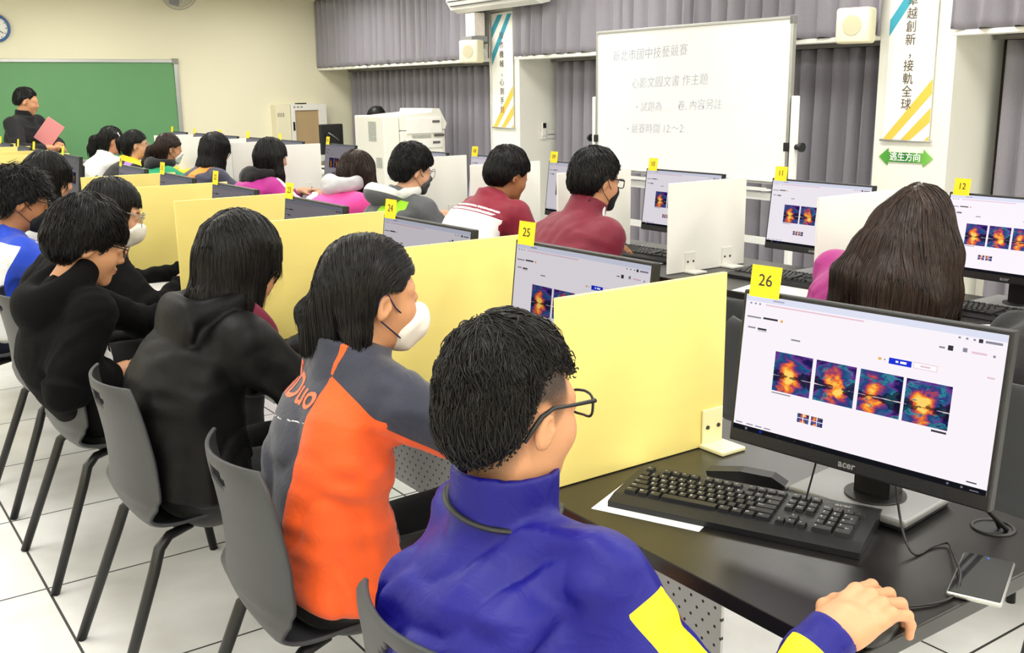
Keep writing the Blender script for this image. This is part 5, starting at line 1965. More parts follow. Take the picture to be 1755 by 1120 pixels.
def arm_field(F, P, side, dirs, half, t0=.1, t1=1.9):
    sh, el, wr = (F.shL, F.elL, F.wrL) if side > 0 else (F.shR, F.elR, F.wrR)
    f = stripe(P, [sh, el, wr], dirs, half)
    t, d, near = F.arm_coords(P, side)
    return np.minimum(np.minimum(f, (t - t0) * .25), (t1 - t) * .25)


def sleeve_field(F, P, both=True, t0=.06):
    """> 0 on the sleeves"""
    out = None
    for sg, sh in ((1, F.shL), (-1, F.shR)):
        t, d, near = F.arm_coords(P, sg)
        _, r, f, a, L = F.tc(P)
        v = np.minimum(np.abs(r) * 1.0 - F.shw * F.scale * .92 + np.clip(t - .15, -1, .4) * .16, .5) if False else (sg * r - (F.shw * F.scale * .98) + np.clip(t - t0, -.2, .5) * .30)
        v = np.where(d < .12, v, -1)
        out = v if out is None else np.maximum(out, v)
    return out


def hair_short(F, th=.012, side=.02, nape=-.05, tz=.012, fringe=0.0, strands=1500, res=None, rad_=.0011, mat_='hair', step=.006, lift=.002, wild=.22, rough=.003, seg=6, seed=1, front=.058, mid=None):
    def hf(P):
        q = F.head_local(P)
        d = F.cap_hair(q, th, front=front, side=side, nape=nape, tz=tz, fringe=fringe, mid=mid)
        n = vnoise(q, 42, seed) * rough + vnoise(q, 95, seed + 5) * rough * .4
        return (d - n * np.clip((q[:, 2] - .0) / .05, .2, 1)) * F.scale

    def flow(p, away):
        q = (p - F.H) @ F.R
        fr = np.clip((q[:, 0] + .01) / .07, 0, 1)[:, None]
        return away + A3(F.R[:, 0])[None] * .5 * fr - A3(F.R[:, 2])[None] * .3
    def ln(p):
        q = F.head_local(p)
        zl = np.interp(q[:, 0], [-.11, -.055, -.018, .012, .03, .06, .09], [nape, nape if mid is None else mid, side, side, side, front - fringe, front - fringe])
        return np.clip((q[:, 2] - zl) / .06, .15, 1)
    F.hf = hf

    def fb(p):
        q = F.head_local(p)
        ear = (np.abs(q[:, 0] + .006) < .024) & (q[:, 2] < .03) & (q[:, 2] > -.045) & (side > -.005)
        zl = np.interp(q[:, 0], [-.11, -.055, -.018, .012, .03, .06, .09], [nape, nape if mid is None else mid, side - .01, side, side, front - fringe, front - fringe])
        return ear | (q[:, 2] < zl - .010) | ((q[:, 0] > .06) & (q[:, 2] < .028 - fringe * .4))
    return F.build_hair(hf, res or F.res, forbid=fb, strands=strands, seg=seg, step=step, rad_=rad_, lift=lift, crown=(-.05, .012, .12), seed=seed, wild=wild, flow=flow, grow_free=False, mat_=mat_, length=ln)


def hair_long(F, th=.014, chains=(), local=(), front=.052, fringe=.0, side=-.05, nape=-.09, tz=.01, strands=2500, res=None, rad_=.0011, mat_='hair', seg=14, step=.011, seed=1, wild=.06, face=.045, lo=None, hi=None, bob=None, facecut=True, parting=0.0, gravity=.75, lift=.0012, k=.03, tuck=False, mid=None, zcut=-9.0):
    """cap plus hanging locks; chains in world space, local ones in head space: (points, radii)"""
    def hf(P):
        q = F.head_local(P)
        d = F.cap_hair(q, th, front=front, side=side, nape=nape, tz=tz, fringe=fringe, mid=mid)
        if bob is not None:
            zb, a, b, fl = bob
            kk = np.clip((.03 - q[:, 2]) / (.03 - zb), 0, 1)
            rr = np.sqrt(((q[:, 0] + .02) / (a + fl * kk)) ** 2 + (q[:, 1] / (b + fl * kk)) ** 2)
            s_ = (rr - 1) * .08
            s_ = smax(s_, zb - .012 * vnoise(q, 40, seed) - q[:, 2] + .0, .015)
            s_ = smax(s_, q[:, 2] - .06, .02)
            d = smin(d, s_, .03)
        for pts, rs in local: d = smin(d, chain(q, pts, rs, .03), k)
        if facecut:
            fc = ell(q, (.10, 0, -.06 - fringe * .6), (.085, face + .012, .11))
            d = smax(d, -fc, .01)
            d = smax(d, q[:, 0] - .085 - .02 * (q[:, 2] > .03), .01)
        d = d * F.scale
        for pts, rs in chains: d = smin(d, chain(P, pts, rs, .03), k)
        return d - .0022 * vnoise(P * A3(1, 1, .15), 120, seed)
    F.hf = hf

    def fb(p):
        q = F.head_local(p)
        ay = np.abs(q[:, 1])
        f = (q[:, 0] > .055) & (q[:, 2] < .035 - fringe) & (ay < face + .02)
        f |= q[:, 2] < zcut
        if tuck: f |= (q[:, 0] > -.026) & (q[:, 2] < .024) & (q[:, 2] > -.16)
        return f

    def flow(p, away):
        q = (p - F.H) @ F.R
        sd = np.sign(q[:, 1] - parting)[:, None]
        top = np.clip(q[:, 2:3] / .08, 0, 1)
        base = A3(0, 0, -1)[None] * (gravity + (1 - top) * .4) + (A3(F.R[:, 1])[None] * sd) * top * .8 - A3(F.R[:, 0])[None] * .45 * top
        return base - A3(F.R[:, 0])[None] * np.clip((q[:, 0:1] + .02) / .06, 0, 1.2) * .9
    return F.build_hair(hf, res or F.res, forbid=fb, flow=flow if tuck else None, strands=strands, seg=seg, step=step, rad_=rad_, lift=lift, seed=seed, wild=wild, gravity=gravity, mat_=mat_, lo=lo, hi=hi, parting=parting)


# ---------------------------------------------------------------- boy in the blue jacket (seat 26)
if want('boy'):
    hx = A3(-.812, 1.12, 1.062)
    F = Fig('boy in a blue jacket with yellow sleeve stripes and glasses, his hand on a mouse', (-.86, 1.12, 0), hx, (-.850, 1.10, .53), yaw=6, pitch=4, scale=.96,
            handR=(-.522, .788, .776), eR=(-.705, .80, .668), handL=(-.60, 1.22, .64), elbL=(-.85, 1.32, .5), res=.008, shift=.045, bow=.045, shw=.158, neck_off=(-.015, 0, -.160),
            jacket={'sleeve': (.070, .060, .055, .042)}, palms={'R': dict(dir=(1, .0, .16), up=(-.16, -.10, 1), curl=(24, 38, 22), fine=.0032, s=1.08)}, bulk=.98)

    def fade(q):
        x = q[:, 0]; z = q[:, 2]; ay = np.abs(q[:, 1])
        hl = np.interp(x, [-.12, -.06, -.02, .03, .055], [-.06, -.04, .022, .036, .042])
        lo = np.interp(x, [-.12, -.06, -.03, .0, .02, .055], [-.15, -.13, -.065, .0, -.015, .025])
        f = np.clip((z - lo) / np.maximum(hl - lo, .01), 0, 1.3) ** .5
        f = f * np.clip((.056 - x) / .012, 0, 1) * np.clip((ay - .035 + (x < -.03) * .1) / .02, 0, 1)
        e = np.clip((np.sqrt(((x + .008) / .022) ** 2 + ((z + .008) / .034) ** 2) - .95) / .25, 0, 1)
        return f * e * .95
    F.build_body(fade)
    hair_short(F, .010, side=.068, nape=-.088, mid=-.034, tz=.022, strands=9000, res=.005, rad_=.0009, mat_='hair_soft', step=.0055, lift=.0029, wild=.32, rough=.005, seg=7, seed=4)
    F.glasses(r=.023, th=.0021)

    def at(P):
        t, r, f, a, L = F.tc(P)
        pip = np.where(f < .02, .0022 - np.abs(r - (.045 + .26 * t)) * .96, -1)
        return {'s1': arm_field(F, P, -1, [(-.1, -.45, .9), (-.25, -.35, .9)], .036, .2, 1.80), 's2': np.where(t < .56, pip, -1)}
    mj = layered('blue_jacket', '#0d0a72', [('s1', '#f0dc1c'), ('s2', '#d8dae2')], .5, .0, .4, 26, .3)

    def ex(P, d):
        d = smin(d, F.collar_sdf(P, .092, .072, .070, .0055), .012)
        w_ = F.wrR; ax_ = nrm(F.wrR - F.elR)
        z = (P - w_) @ ax_
        cu = smax(cap(P, w_ - ax_ * .05, w_ + ax_ * .03, .041, .036), z - .004, .006)
        q = P - w_ - z[:, None] * ax_
        an = np.arctan2(q @ F.fw, q @ F.up)
        cu = cu + .0014 * np.sin(an * 24) * np.clip(1 - np.abs(z + .016) / .026, 0, 1)
        return smin(d, cu, .008)
    F.build_jacket(extra=ex, attrs=at, mats=mj, res=.0068, wr=.0115, fold=1.0)
    org = Vector(F.root.location)
    pts = []
    ax_ = nrm(F.up * .55 + nrm(F.H - F.neck) * .45)
    for a in np.linspace(-2.6, 2.6, 30):
        p_ = F.neck + ax_ * (.026 - .020 * math.sin(a)) + (-(F.fw) * math.cos(a) * 1.08 - F.lat * math.sin(a)) * .0765
        pts.append(Vector([float(x) for x in p_]) - org)
    MB().tube(pts, .0065, 8, flat=.5).build('lanyard', MT['black_plastic'], F.root)
    F.build_trousers(MT['trouser_navy'])

# ---------------------------------------------------------------- girl in the navy and orange jacket (seat 25)
if want('orange'):
    F = Fig('girl in a navy and orange jacket with a white face mask and tied black hair', (-.78, 1.87, 0), (-.642, 1.87, 1.085), (-.755, 1.89, .50), yaw=-2, pitch=6, scale=.97,
            handR=(-.26, 1.72, .80), elbR=(-.45, 1.50, .72), handL=(-.30, 2.02, .80), elbL=(-.6, 2.2, .6), res=.008, shift=.03, bow=.03, shw=.150, neck_off=(-.050, 0, -.132),
            jacket={'wid': (.225, .205, .19, .19, .165, .07), 'dep': (.150, .135, .125, .125, .11, .068)}, bulk=.97)
    F.build_body()
    T = F.H
    hair_long(F, .013, front=.048, side=.024, mid=-.07, nape=-.085, tz=.008, fringe=-.01, res=.0055, strands=7000, seg=14, step=.0085, rad_=.0009, seed=11, wild=.05, face=.055, parting=.01, gravity=.5, tuck=True, zcut=-.128,
              local=[([(-.075, .0, .01), (-.082, .008, -.03), (-.080, .015, -.078)], [.05, .036, .022]), ([(-.05, -.048, -.02), (-.055, -.05, -.07), (-.05, -.052, -.112)], [.030, .024, .010]), ([(-.03, .05, -.02), (-.045, .05, -.07), (-.05, .048, -.12)], [.032, .026, .016]), ([(-.106, .02, -.008), (-.122, .032, -.040), (-.124, .042, -.082)], [.018, .025, .012])], k=.018)
    org = Vector(F.root.location)
    MB().tube([Vector([float(x) for x in F.W((-.120 + .010 * math.sin(a), .022 + .027 * math.cos(a), -.016 + .026 * math.sin(a)))]) - org for a in np.linspace(0, 2 * PI, 17)[:-1]], .0065, 8, closed=True).build('hair_tie', MT['black_plastic'], F.root)
    mk_ = F.mask('#ecebe6', bulge=.008, res=.0045)
    mst = mat('navy_strap', '#1c2350', .6)
    for c_ in mk_.children: c_.data.materials[0] = mst

    def at(P):
        t, r, f, a, L = F.tc(P)
        edge = np.interp(t, [-.3, .1, .5, .85, 1.0, 1.2], [-.045, -.055, -.066, -.066, -.055, -.05])
        o = np.minimum(edge - r, .2)
        nv = stripe(P, [F.neck - F.lat * .04, F.shR, F.elR, F.wrR], [(-.35, -.35, .9), (-.5, -.5, .7), (-.5, -.5, .7)], .088)
        ta, da, near = F.arm_coords(P, -1)
        nv = np.where((da < .13) | (t > .8), nv, -1)
        nv = np.minimum(nv, -.062 - r)
        o = np.minimum(o, -nv)
        o = np.where((f > .02) & (r > -.1), -1, o)
        ln = np.minimum(.0017 - np.abs((t - .76 + .35 * (r + .05)) * L), r - edge - .002)
        ln = np.where(f < 0, ln, -1)
        return {'s1': o, 's2': ln}
    mj = layered('navy_orange_jacket', '#272a3b', [('s1', '#e25312'), ('s2', '#c9cbd2')], .62, .2, .3, 40, .35)

    def ex(P, d): return smin(d, F.collar_sdf(P, .055, .070, .072, .006), .012)
    F.build_jacket(extra=ex, attrs=at, mats=mj, res=.0075, wr=.0085, fold=.9, lo=np.minimum(F.lo, F.pel - .28))
    back_text(F, 'SanDuo', .072, .054, .865, mat('orange_print', '#ee6a45', .6))
    F.build_trousers(MT['trouser_black'])

# ---------------------------------------------------------------- student with bob in the black hooded jacket (seat 24)
if want('bob'):
    F = Fig('student with a black bob in a black hooded jacket with maroon collar, head bowed', (-.80, 2.62, 0), (-.640, 2.62, 1.060), (-.80, 2.62, .50), yaw=8, pitch=20, scale=1.0,
            handR=(-.34, 2.48, .80), elbR=(-.62, 2.30, .6), handL=(-.34, 2.76, .80), elbL=(-.62, 2.9, .6), res=.009, shift=.03, bow=.06, shw=.165, neck_off=(-.065, 0, -.135),
            jacket={'wid': (.225, .21, .20, .20, .175, .075), 'dep': (.17, .15, .145, .14, .115, .070)}, bulk=1.03)
    F.build_body()
    hair_long(F, .016, front=.05, side=-.05, nape=-.085, res=.0065, strands=5200, seg=16, step=.0095, rad_=.0011, seed=21, wild=.05, bob=(-.118, .094, .082, .008), parting=-.01, gravity=.7, lo=F.H - .28, hi=F.H + .2)
    mj = layered('black_nylon', '#060607', [], .55, .0, .3, 18, .18)
    F.build_jacket(extra=lambda P, d: smin(d, F.hood_sdf(P, .090, .022, .034, .10, (.034, .135, .085), lift=.015), .008), mats=mj, res=.0085, wr=.0065, fold=1.2, lo=np.minimum(F.lo, F.pel - .28))
    mm = layered('maroon_shirt', '#6d1634', [], .65)
    org = Vector(F.root.location)
    lp = MB()
    g = [[(-.70, 2.555, 1.000), (-.665, 2.535, .985), (-.62, 2.53, .945), (-.578, 2.535, .880)], [(-.70, 2.55, .955), (-.668, 2.528, .935), (-.635, 2.52, .895), (-.600, 2.525, .850)], [(-.70, 2.56, .91), (-.672, 2.535, .895), (-.65, 2.53, .865), (-.625, 2.535, .838)]]
    gv = [[lp.bm.verts.new(Vector(p_) - org) for p_ in r_] for r_ in g]
    for i_ in range(2):
        for j_ in range(3):
            f_ = lp.bm.faces.new((gv[i_][j_], gv[i_][j_ + 1], gv[i_ + 1][j_ + 1], gv[i_ + 1][j_])); f_.smooth = True
    o_ = lp.build('shirt_collar', mm, F.root)
    o_.modifiers.new('sub', 'SUBSURF').levels = 2; o_.modifiers['sub'].render_levels = 2
    o_.modifiers.new('thick', 'SOLIDIFY').thickness = .004
    F.build_trousers(MT['trouser_black'])

# ---------------------------------------------------------------- student in the black hoodie with glasses (seat 23)
if want('hood'):
    F = Fig('student in a black hoodie with a white print on the chest, thick hair and glasses', (-.95, 3.37, 0), (-.856, 3.37, 1.046), (-.845, 3.38, .50), yaw=-6, pitch=20, scale=1.02, skin='skin',
            handR=(-.82, 3.27, .65), eR=(-1.02, 3.14, .645), handL=(-.42, 3.48, .80), elbL=(-.72, 3.65, .6), res=.010, shift=.02, bow=.075, shw=.165, neck_off=(-.05, 0, -.145), jacket={'sleeve': (.064, .056, .052, .042)}, bulk=1.0)
    F.build_body()
    hair_short(F, .022, side=-.012, nape=-.085, tz=.016, fringe=.032, strands=4200, res=.007, rad_=.0013, step=.0085, lift=.003, wild=.16, seg=8, seed=31, rough=.004)
    F.glasses(r=.024)
    mj = layered('black_fleece', '#09090b', [('s1', '#d6d6d6')], .9, .0, .3, 40, .12)

    def at(P):
        t, r, f, a, L = F.tc(P)
        n = vnoise(P, 22, 7); n2 = vnoise(P * A3(1, 1, .5), 45, 3)
        g = np.minimum(.12 - np.abs(r + .05), .10 - np.abs((t - .60) * L))
        return {'s1': np.where(f > .05, np.minimum(g, .05 * (n + .8 * n2 + .12)), -1)}
    F.build_jacket(extra=lambda P, d: smin(d, F.hood_sdf(P, .098, .030, .054, .085, (.055, .115, .075), lift=.008), .010), attrs=at, mats=mj, res=.0085, wr=.005)
    F.build_trousers(MT['trouser_black'])

# ---------------------------------------------------------------- girl with round glasses (seat 22)
if want('gl'):
    F = Fig('girl in black with round glasses and a lowered white mask, one hand on the keyboard', (-.80, 4.1, 0), (-.594, 4.1, 1.060), (-.86, 4.12, .50), yaw=-12, pitch=20, scale=.98, skin='skin_fair',
            handR=(-.38, 3.97, .80), elbR=(-.52, 3.88, .72), handL=(-.27, 4.26, .785), elbL=(-.6, 4.4, .7), res=.010, shift=.04, bow=.06, shw=.155, neck_off=(-.07, 0, -.135), jacket={'sleeve': (.075, .075, .072, .045)}, bulk=1.03,
            palms={'L': dict(dir=(1, -.25, -.05), fine=.005)})
    F.build_body()
    hair_long(F, .013, front=.05, side=.012, nape=-.075, res=.008, strands=2600, seg=10, step=.009, rad_=.0014, seed=41, wild=.06, face=.058, fringe=-.015, local=[([(-.10, 0, .02), (-.125, 0, -.03), (-.12, 0, -.12)], [.03, .03, .012])])
    F.glasses('silver', r=.026, round_=True, th=.0014)
    mk_ = F.mask('#efeeea', straps='white_plastic', bulge=.006, res=.006)
    F.build_jacket(extra=lambda P, d: smin(d, F.collar_sdf(P, .045, .068, .07, .007), .02), mats=layered('black_sweat', '#09090b', [], .85, .0, .3, 40, .15), res=.009, wr=.006, fold=1.5)
    F.build_trousers(MT['trouser_black'])

# ---------------------------------------------------------------- boy in white and royal blue (seat 21)
if want('blue'):
    F = Fig('boy in a white and royal blue jacket with a black mask at the left edge', (-.88, 4.87, 0), (-.785, 4.87, 1.054), (-.95, 4.87, .50), yaw=-6, pitch=14, scale=1.02, skin='skin_tan',
            handR=(-.42, 4.72, .80), elbR=(-.70, 4.55, .6), handL=(-.36, 5.0, .80), elbL=(-.7, 5.2, .6), res=.010, shift=.03, bow=.05, shw=.165, neck_off=(-.05, 0, -.150), jacket={})
    F.build_body()
    hair_short(F, .020, side=-.002, nape=-.075, tz=.016, fringe=.02, strands=3000, res=.008, rad_=.0015, step=.009, lift=.004, wild=.38, seg=7, seed=51, rough=.006)
    F.glasses(r=.024); F.mask('#17181a', res=.006)

    def at(P):
        t, r, f, a, L = F.tc(P)
        s_ = np.maximum(np.minimum(np.minimum(-.04 - r, f - .025), (t - .30) * L), np.minimum((t - .955) * L, .05))
        return {'s1': s_}
    F.build_jacket(extra=lambda P, d: smin(d, F.collar_sdf(P, .03, .066, .066, .006), .02), attrs=at, mats=layered('white_blue_jacket', '#eceded', [('s1', '#1d46c8')], .6, .15, .25), res=.0095, wr=.005)
    F.build_trousers(MT['trouser_navy'])

# ---------------------------------------------------------------- girl with the long fringe (seat 20)
if want('lh'):
    F = Fig('girl with long black hair and fringe in a light grey top by the aisle', (-.70, 5.62, 0), (-.520, 5.62, 1.090), (-.78, 5.62, .52), yaw=-8, pitch=14, scale=1.0, skin='skin_fair',
            handR=(-.34, 5.48, .80), elbR=(-.62, 5.3, .6), handL=(-.34, 5.76, .80), elbL=(-.62, 5.9, .6), res=.011, shift=.03, bow=.05, shw=.15, neck_off=(-.05, 0, -.150), jacket={})
    F.build_body()
    hair_long(F, .018, front=.05, fringe=.028, side=-.06, nape=-.09, res=.009, strands=2400, seg=14, step=.012, rad_=.0016, seed=61, bob=(-.19, .098, .086, .010), parting=None, lo=F.H - .32, hi=F.H + .2, face=.035)
    F.build_jacket(extra=lambda P, d: smin(d, F.collar_sdf(P, .03, .066, .066, .006), .02), mats=layered('grey_top', '#d4d6da', [], .8), res=.010, wr=.004)
    F.build_trousers(MT['trouser_black'])


# ================================================================== the white row
BH = BX - .33


def bstudent(label, y, head, yaw=0, pitch=15, skin='skin', res=.011, hx=.40, jacket=None, shift=.04, pely=None, **kw):
    px = head[0] - hx
    return Fig(label, (px + .02, y, 0), head, (px + .10, y if pely is None else pely, .50), yaw=yaw, pitch=pitch, skin=skin, res=res, jacket=jacket or {}, shift=shift,
               handR=kw.pop('handR', (BH, y - .13, .80)), handL=kw.pop('handL', (BH, y + .13, .80)), elbR=kw.pop('elbR', (BH - .25, y - .33, .66)), elbL=kw.pop('elbL', (BH - .25, y + .33, .66)), **kw)


def half_y(F, P):
    t, r, f, a, L = F.tc(P)
    return t, r, f, L


# long-haired student in magenta (seat 12)
if want('h12'):
    F = bstudent('student in magenta with very long dark brown hair bending over the desk', 1.95, (1.315, 1.915, 1.050), yaw=5, pitch=35, res=.010, hx=.30, neck_off=(-.085, .085, -.145), bow=.02, shw=.155, bulk=.92, pely=2.03, handR=(1.42, 1.90, .80), elbR=(1.2, 1.85, .6))
    F.build_body()
    hair_long(F, .016, front=.05, side=-.08, nape=-.09, res=.009, strands=6500, seg=24, step=.014, rad_=.0016, seed=71, wild=.03, facecut=False, parting=.0, gravity=.8, mat_='hair_brown', lo=(.72, 1.40, .45), hi=(1.62, 2.40, 1.35), k=.05,
              chains=[([(1.28, 1.90, 1.07), (1.30, 1.855, .98), (1.29, 1.835, .86), (1.26, 1.825, .70)], [.085, .085, .080, .05]),
                      ([(1.24, 1.915, 1.06), (1.17, 1.89, 1.0), (1.10, 1.86, .90), (1.05, 1.85, .74)], [.085, .080, .085, .07]),
                      ([(1.28, 1.89, 1.05), (1.23, 1.845, .95), (1.17, 1.815, .85), (1.13, 1.81, .70)], [.08, .08, .085, .07]),
                      ([(1.20, 1.95, 1.05), (1.12, 1.955, 1.0), (1.04, 1.97, .93), (1.0, 1.985, .83)], [.06, .048, .042, .018])])
    F.build_jacket(extra=lambda P, d: smin(d, F.collar_sdf(P, .03, .066, .066, .006), .02), mats=layered('magenta_jacket', '#a01d78', [], .6, .1, .25), res=.010, wr=.006)
    F.build_trousers(MT['trouser_black'])

# plain maroon jacket (seat 10)
if want('m1'):
    F = bstudent('boy in a plain maroon jacket with black mask and black-framed glasses', 3.45, (1.262, 3.45, 1.105), yaw=-4, pitch=8, skin='skin', hx=.40, neck_off=(-.055, 0, -.145), shw=.165, bulk=1.12, shift=.02, shdrop=.075, handR=(BH - .16, 3.42, .80), handL=(BH - .1, 3.58, .80), elbR=(1.0, 3.2, .6))
    F.build_body()
    hair_short(F, .022, side=.012, nape=-.065, tz=.018, fringe=-.012, strands=3600, res=.009, rad_=.0016, step=.0075, lift=.002, wild=.2, seed=81, front=.05)
    F.glasses(r=.024, th=.0022); F.mask('#131315', res=.007)

    def at(P):
        t, r, f, L = half_y(F, P)
        return {'s1': stripe(P, [F.neck - F.lat * .05 + F.fw * .03, F.shR + F.fw * .02, F.elR], [(.5, -.2, .8), (.6, -.2, .6)], .014) - np.clip(f * -.2, 0, 1)}
    F.build_jacket(extra=lambda P, d: smin(d, F.collar_sdf(P, .088, .078, .070, .008), .015), attrs=at, mats=layered('maroon_jacket', '#70102a', [('s1', '#f2f0ee')], .6, .1, .25), wr=.005)
    F.build_trousers(MT['trouser_black'])

# maroon and white jacket (seat 09)
if want('m2'):
    F = bstudent('boy in a white jacket with maroon yoke and sleeves and white piping', 4.2, (1.318, 4.2, 1.085), yaw=-2, pitch=18, skin='skin_tan', hx=.40, neck_off=(-.075, 0, -.125), shw=.175, bow=.06)
    F.build_body()
    hair_short(F, .019, side=.004, nape=-.072, tz=.016, fringe=.01, strands=3000, res=.009, rad_=.0017, step=.0085, lift=.002, wild=.14, seed=91, seg=8)

    def at(P):
        t, r, f, L = half_y(F, P)
        sl = sleeve_field(F, P)
        u = (t - .80) * L
        w_ = np.minimum(-u, -sl)
        ln = np.maximum(.006 - np.abs(u - .012), .005 - np.abs(u - .034))
        ln = np.where(f < .05, np.minimum(ln, .16 - np.abs(r)), -1)
        cl = np.minimum(.004 - np.abs((t - 1.0) * L - .03), .5)
        return {'s1': w_, 's2': ln}
    F.build_jacket(extra=lambda P, d: smin(d, F.collar_sdf(P, .035, .070, .074, .007), .015), attrs=at, mats=layered('maroon_white_jacket', '#82132d', [('s1', '#f3f2f0'), ('s2', '#f6f5f2')], .6, .1, .25), wr=.005)
    F.build_trousers(MT['trouser_navy'])

# grey and lime jacket (seat 08)
if want('gr'):
    F = bstudent('student in a grey and lime jacket with pale hood lining, glasses and grey mask', 4.97, (1.215, 4.97, 1.072), yaw=-6, pitch=12, skin='skin_fair', hx=.33, neck_off=(-.055, 0, -.140), shw=.175, bow=.05)
    F.build_body()
    hair_short(F, .023, side=.006, nape=-.070, tz=.020, fringe=.008, strands=3000, res=.009, rad_=.0018, step=.010, lift=.003, wild=.26, seed=101, seg=7, rough=.005)
    F.glasses('silver', r=.026, round_=True); F.mask('#4a4b4e', res=.007)

    def at(P):
        t, r, f, L = half_y(F, P)
        e0 = np.interp(t, [0, 1], [-.07, -.055]); e1 = np.interp(t, [0, 1], [-.20, -.145])
        return {'s1': np.where(f < .03, np.minimum(np.minimum(e0 - r, r - e1), (.93 - t) * L), -1)}
    F.build_jacket(extra=lambda P, d: smin(d, F.collar_sdf(P, .05, .075, .074, .008), .015), attrs=at, mats=layered('grey_lime_jacket', '#5a5c60', [('s1', '#9fdc2c')], .6, .1, .3), wr=.006)

    def ha(P):
        q = P - F.neck
        return {'in': ((P - F.neck) @ F.up) + .022 + .35 * ((P - F.neck) @ F.lat) * 0}
    F.build_part('hood', lambda P: F.hood_sdf(P, .092, .020, .030, .07, (.085, .14, .07), .015, 1.0), layered('hood_lining', '#5a5c60', [('in', '#dcdcd6')], .8), res=.009, wr=.003, attrs=ha)
    F.build_trousers(MT['trouser_black'])

# pink hoodie (seat 07)
if want('pk'):
    F = bstudent('girl in a pink hoodie with light grey hood and long brown hair over one shoulder', 5.62, (1.20, 5.62, 1.020), yaw=4, pitch=22, skin='skin_fair', hx=.36, neck_off=(-.075, 0, -.125), shw=.155, bow=.05)
    F.build_body()
    hair_long(F, .018, front=.05, side=-.06, nape=-.085, res=.010, strands=2600, seg=15, step=.013, rad_=.002, seed=111, wild=.05, facecut=False, parting=None, mat_='hair_brown', lo=F.H - .42, hi=F.H + .25,
              chains=[([F.H + A3(-.03, .06, .0), F.H + A3(-.02, .13, -.12), F.H + A3(.02, .17, -.28), F.H + A3(.03, .17, -.36)], [.07, .05, .035, .012]), ([F.H + A3(.03, -.05, .0), F.H + A3(.05, -.07, -.10), F.H + A3(.06, -.07, -.2)], [.055, .045, .012])])
    F.build_jacket(mats=layered('pink_hoodie', '#ee4b9f', [], .8, .2, .25), wr=.005)
    F.build_part('hood', lambda P: F.hood_sdf(P, .088, .034, .040, .06, (.04, .085, .06), .05), layered('grey_hood', '#c9c9cc', [], .85), res=.010, wr=.006)
    F.build_trousers(MT['trouser_black'])

# magenta jacket, black hood (seat 06)
if want('mg'):
    F = bstudent('girl in a magenta jacket with black hood and white sleeve stripe reaching for her keyboard', 6.93, (1.195, 6.93, 1.060), yaw=-6, pitch=14, skin='skin_fair', hx=.36, neck_off=(-.06, 0, -.145), shw=.17, bow=.05,
                 handR=(BH - .04, 6.70, .80), elbR=(BH - .30, 6.52, .70), palms={'R': dict(fine=.007)})
    F.build_body()
    hair_long(F, .016, front=.05, side=-.05, nape=-.085, res=.010, strands=2600, seg=14, step=.012, rad_=.002, seed=121, wild=.09, parting=.0, lo=F.H - .38, hi=F.H + .25, face=.05,
              chains=[([F.H + A3(.0, -.06, .0), F.H + A3(.01, -.075, -.12), F.H + A3(.03, -.08, -.22)], [.05, .035, .015]), ([F.H + A3(-.06, .02, .0), F.H + A3(-.09, .05, -.1), F.H + A3(-.11, .08, -.15)], [.06, .03, .01])])

    def at(P): return {'s1': arm_field(F, P, -1, [(.35, -.3, .85), (.1, -.4, .9)], .024, -.3, 1.95)}
    F.build_jacket(attrs=at, mats=layered('magenta_jacket_b', '#a82082', [('s1', '#f5f2f4')], .65, .15, .25), wr=.006)
    F.build_part('hood', lambda P: F.hood_sdf(P, .090, .024, .036, .085, (.045, .115, .07), .02), layered('black_hood', '#0d0d0f', [], .85), res=.011, wr=.006)
    F.build_trousers(MT['trouser_black'])

# navy jacket with an orange back panel
if want('nv'):
    F = bstudent('student in a navy jacket with an orange back panel, black bob, seen from behind', 8.07, (1.195, 8.07, 1.062), yaw=8, pitch=16, hx=.36, neck_off=(-.06, 0, -.14), shw=.185, bow=.04, res=.012)
    F.build_body()
    hair_long(F, .022, front=.05, side=-.06, nape=-.085, res=.011, strands=1800, seg=13, step=.013, rad_=.0024, seed=131, wild=.08, bob=(-.14, .10, .092, .015), parting=None, facecut=False, lo=F.H - .3, hi=F.H + .25)

    def at(P):
        t, r, f, L = half_y(F, P)
        e0 = np.interp(t, [0, 1], [-.01, -.05]); e1 = np.interp(t, [0, 1], [-.17, -.115])
        return {'s1': np.where(f < .03, np.minimum(e0 - r, r - e1), -1)}
    F.build_jacket(extra=lambda P, d: smin(d, F.collar_sdf(P, .06, .072, .074, .008), .015), attrs=at, mats=layered('navy_jacket', '#3a3a4e', [('s1', '#f58a1e')], .65), wr=.005)
    F.build_trousers(MT['trouser_black'])

# green jacket
if want('gn'):
    F = bstudent('girl in a green jacket with dark collar, brown ponytail and white mask', 9.0, (1.10, 8.97, 1.045), yaw=-4, pitch=10, skin='skin', hx=.36, neck_off=(-.06, 0, -.145), shw=.16, res=.012)
    F.build_body()
    hair_long(F, .013, front=.05, side=.018, mid=-.05, nape=-.07, res=.011, strands=1500, seg=11, step=.013, rad_=.0022, seed=141, wild=.08, mat_='hair_brown', parting=.0, face=.055, lo=F.H - .4, hi=F.H + .25, tuck=True,
              local=[([(-.10, .0, .0), (-.135, .05, -.04), (-.15, .08, -.14), (-.14, .09, -.25)], [.03, .042, .045, .015])])
    F.mask('#eceae6', res=.009)
    F.build_jacket(mats=layered('green_jacket', '#12905f', [], .65), wr=.005)
    F.build_part('hood', lambda P: F.hood_sdf(P, .088, .026, .036, .08, (.04, .10, .06), .02), layered('dark_hood', '#17191b', [], .85), res=.012)
    F.build_trousers(MT['trouser_black'])

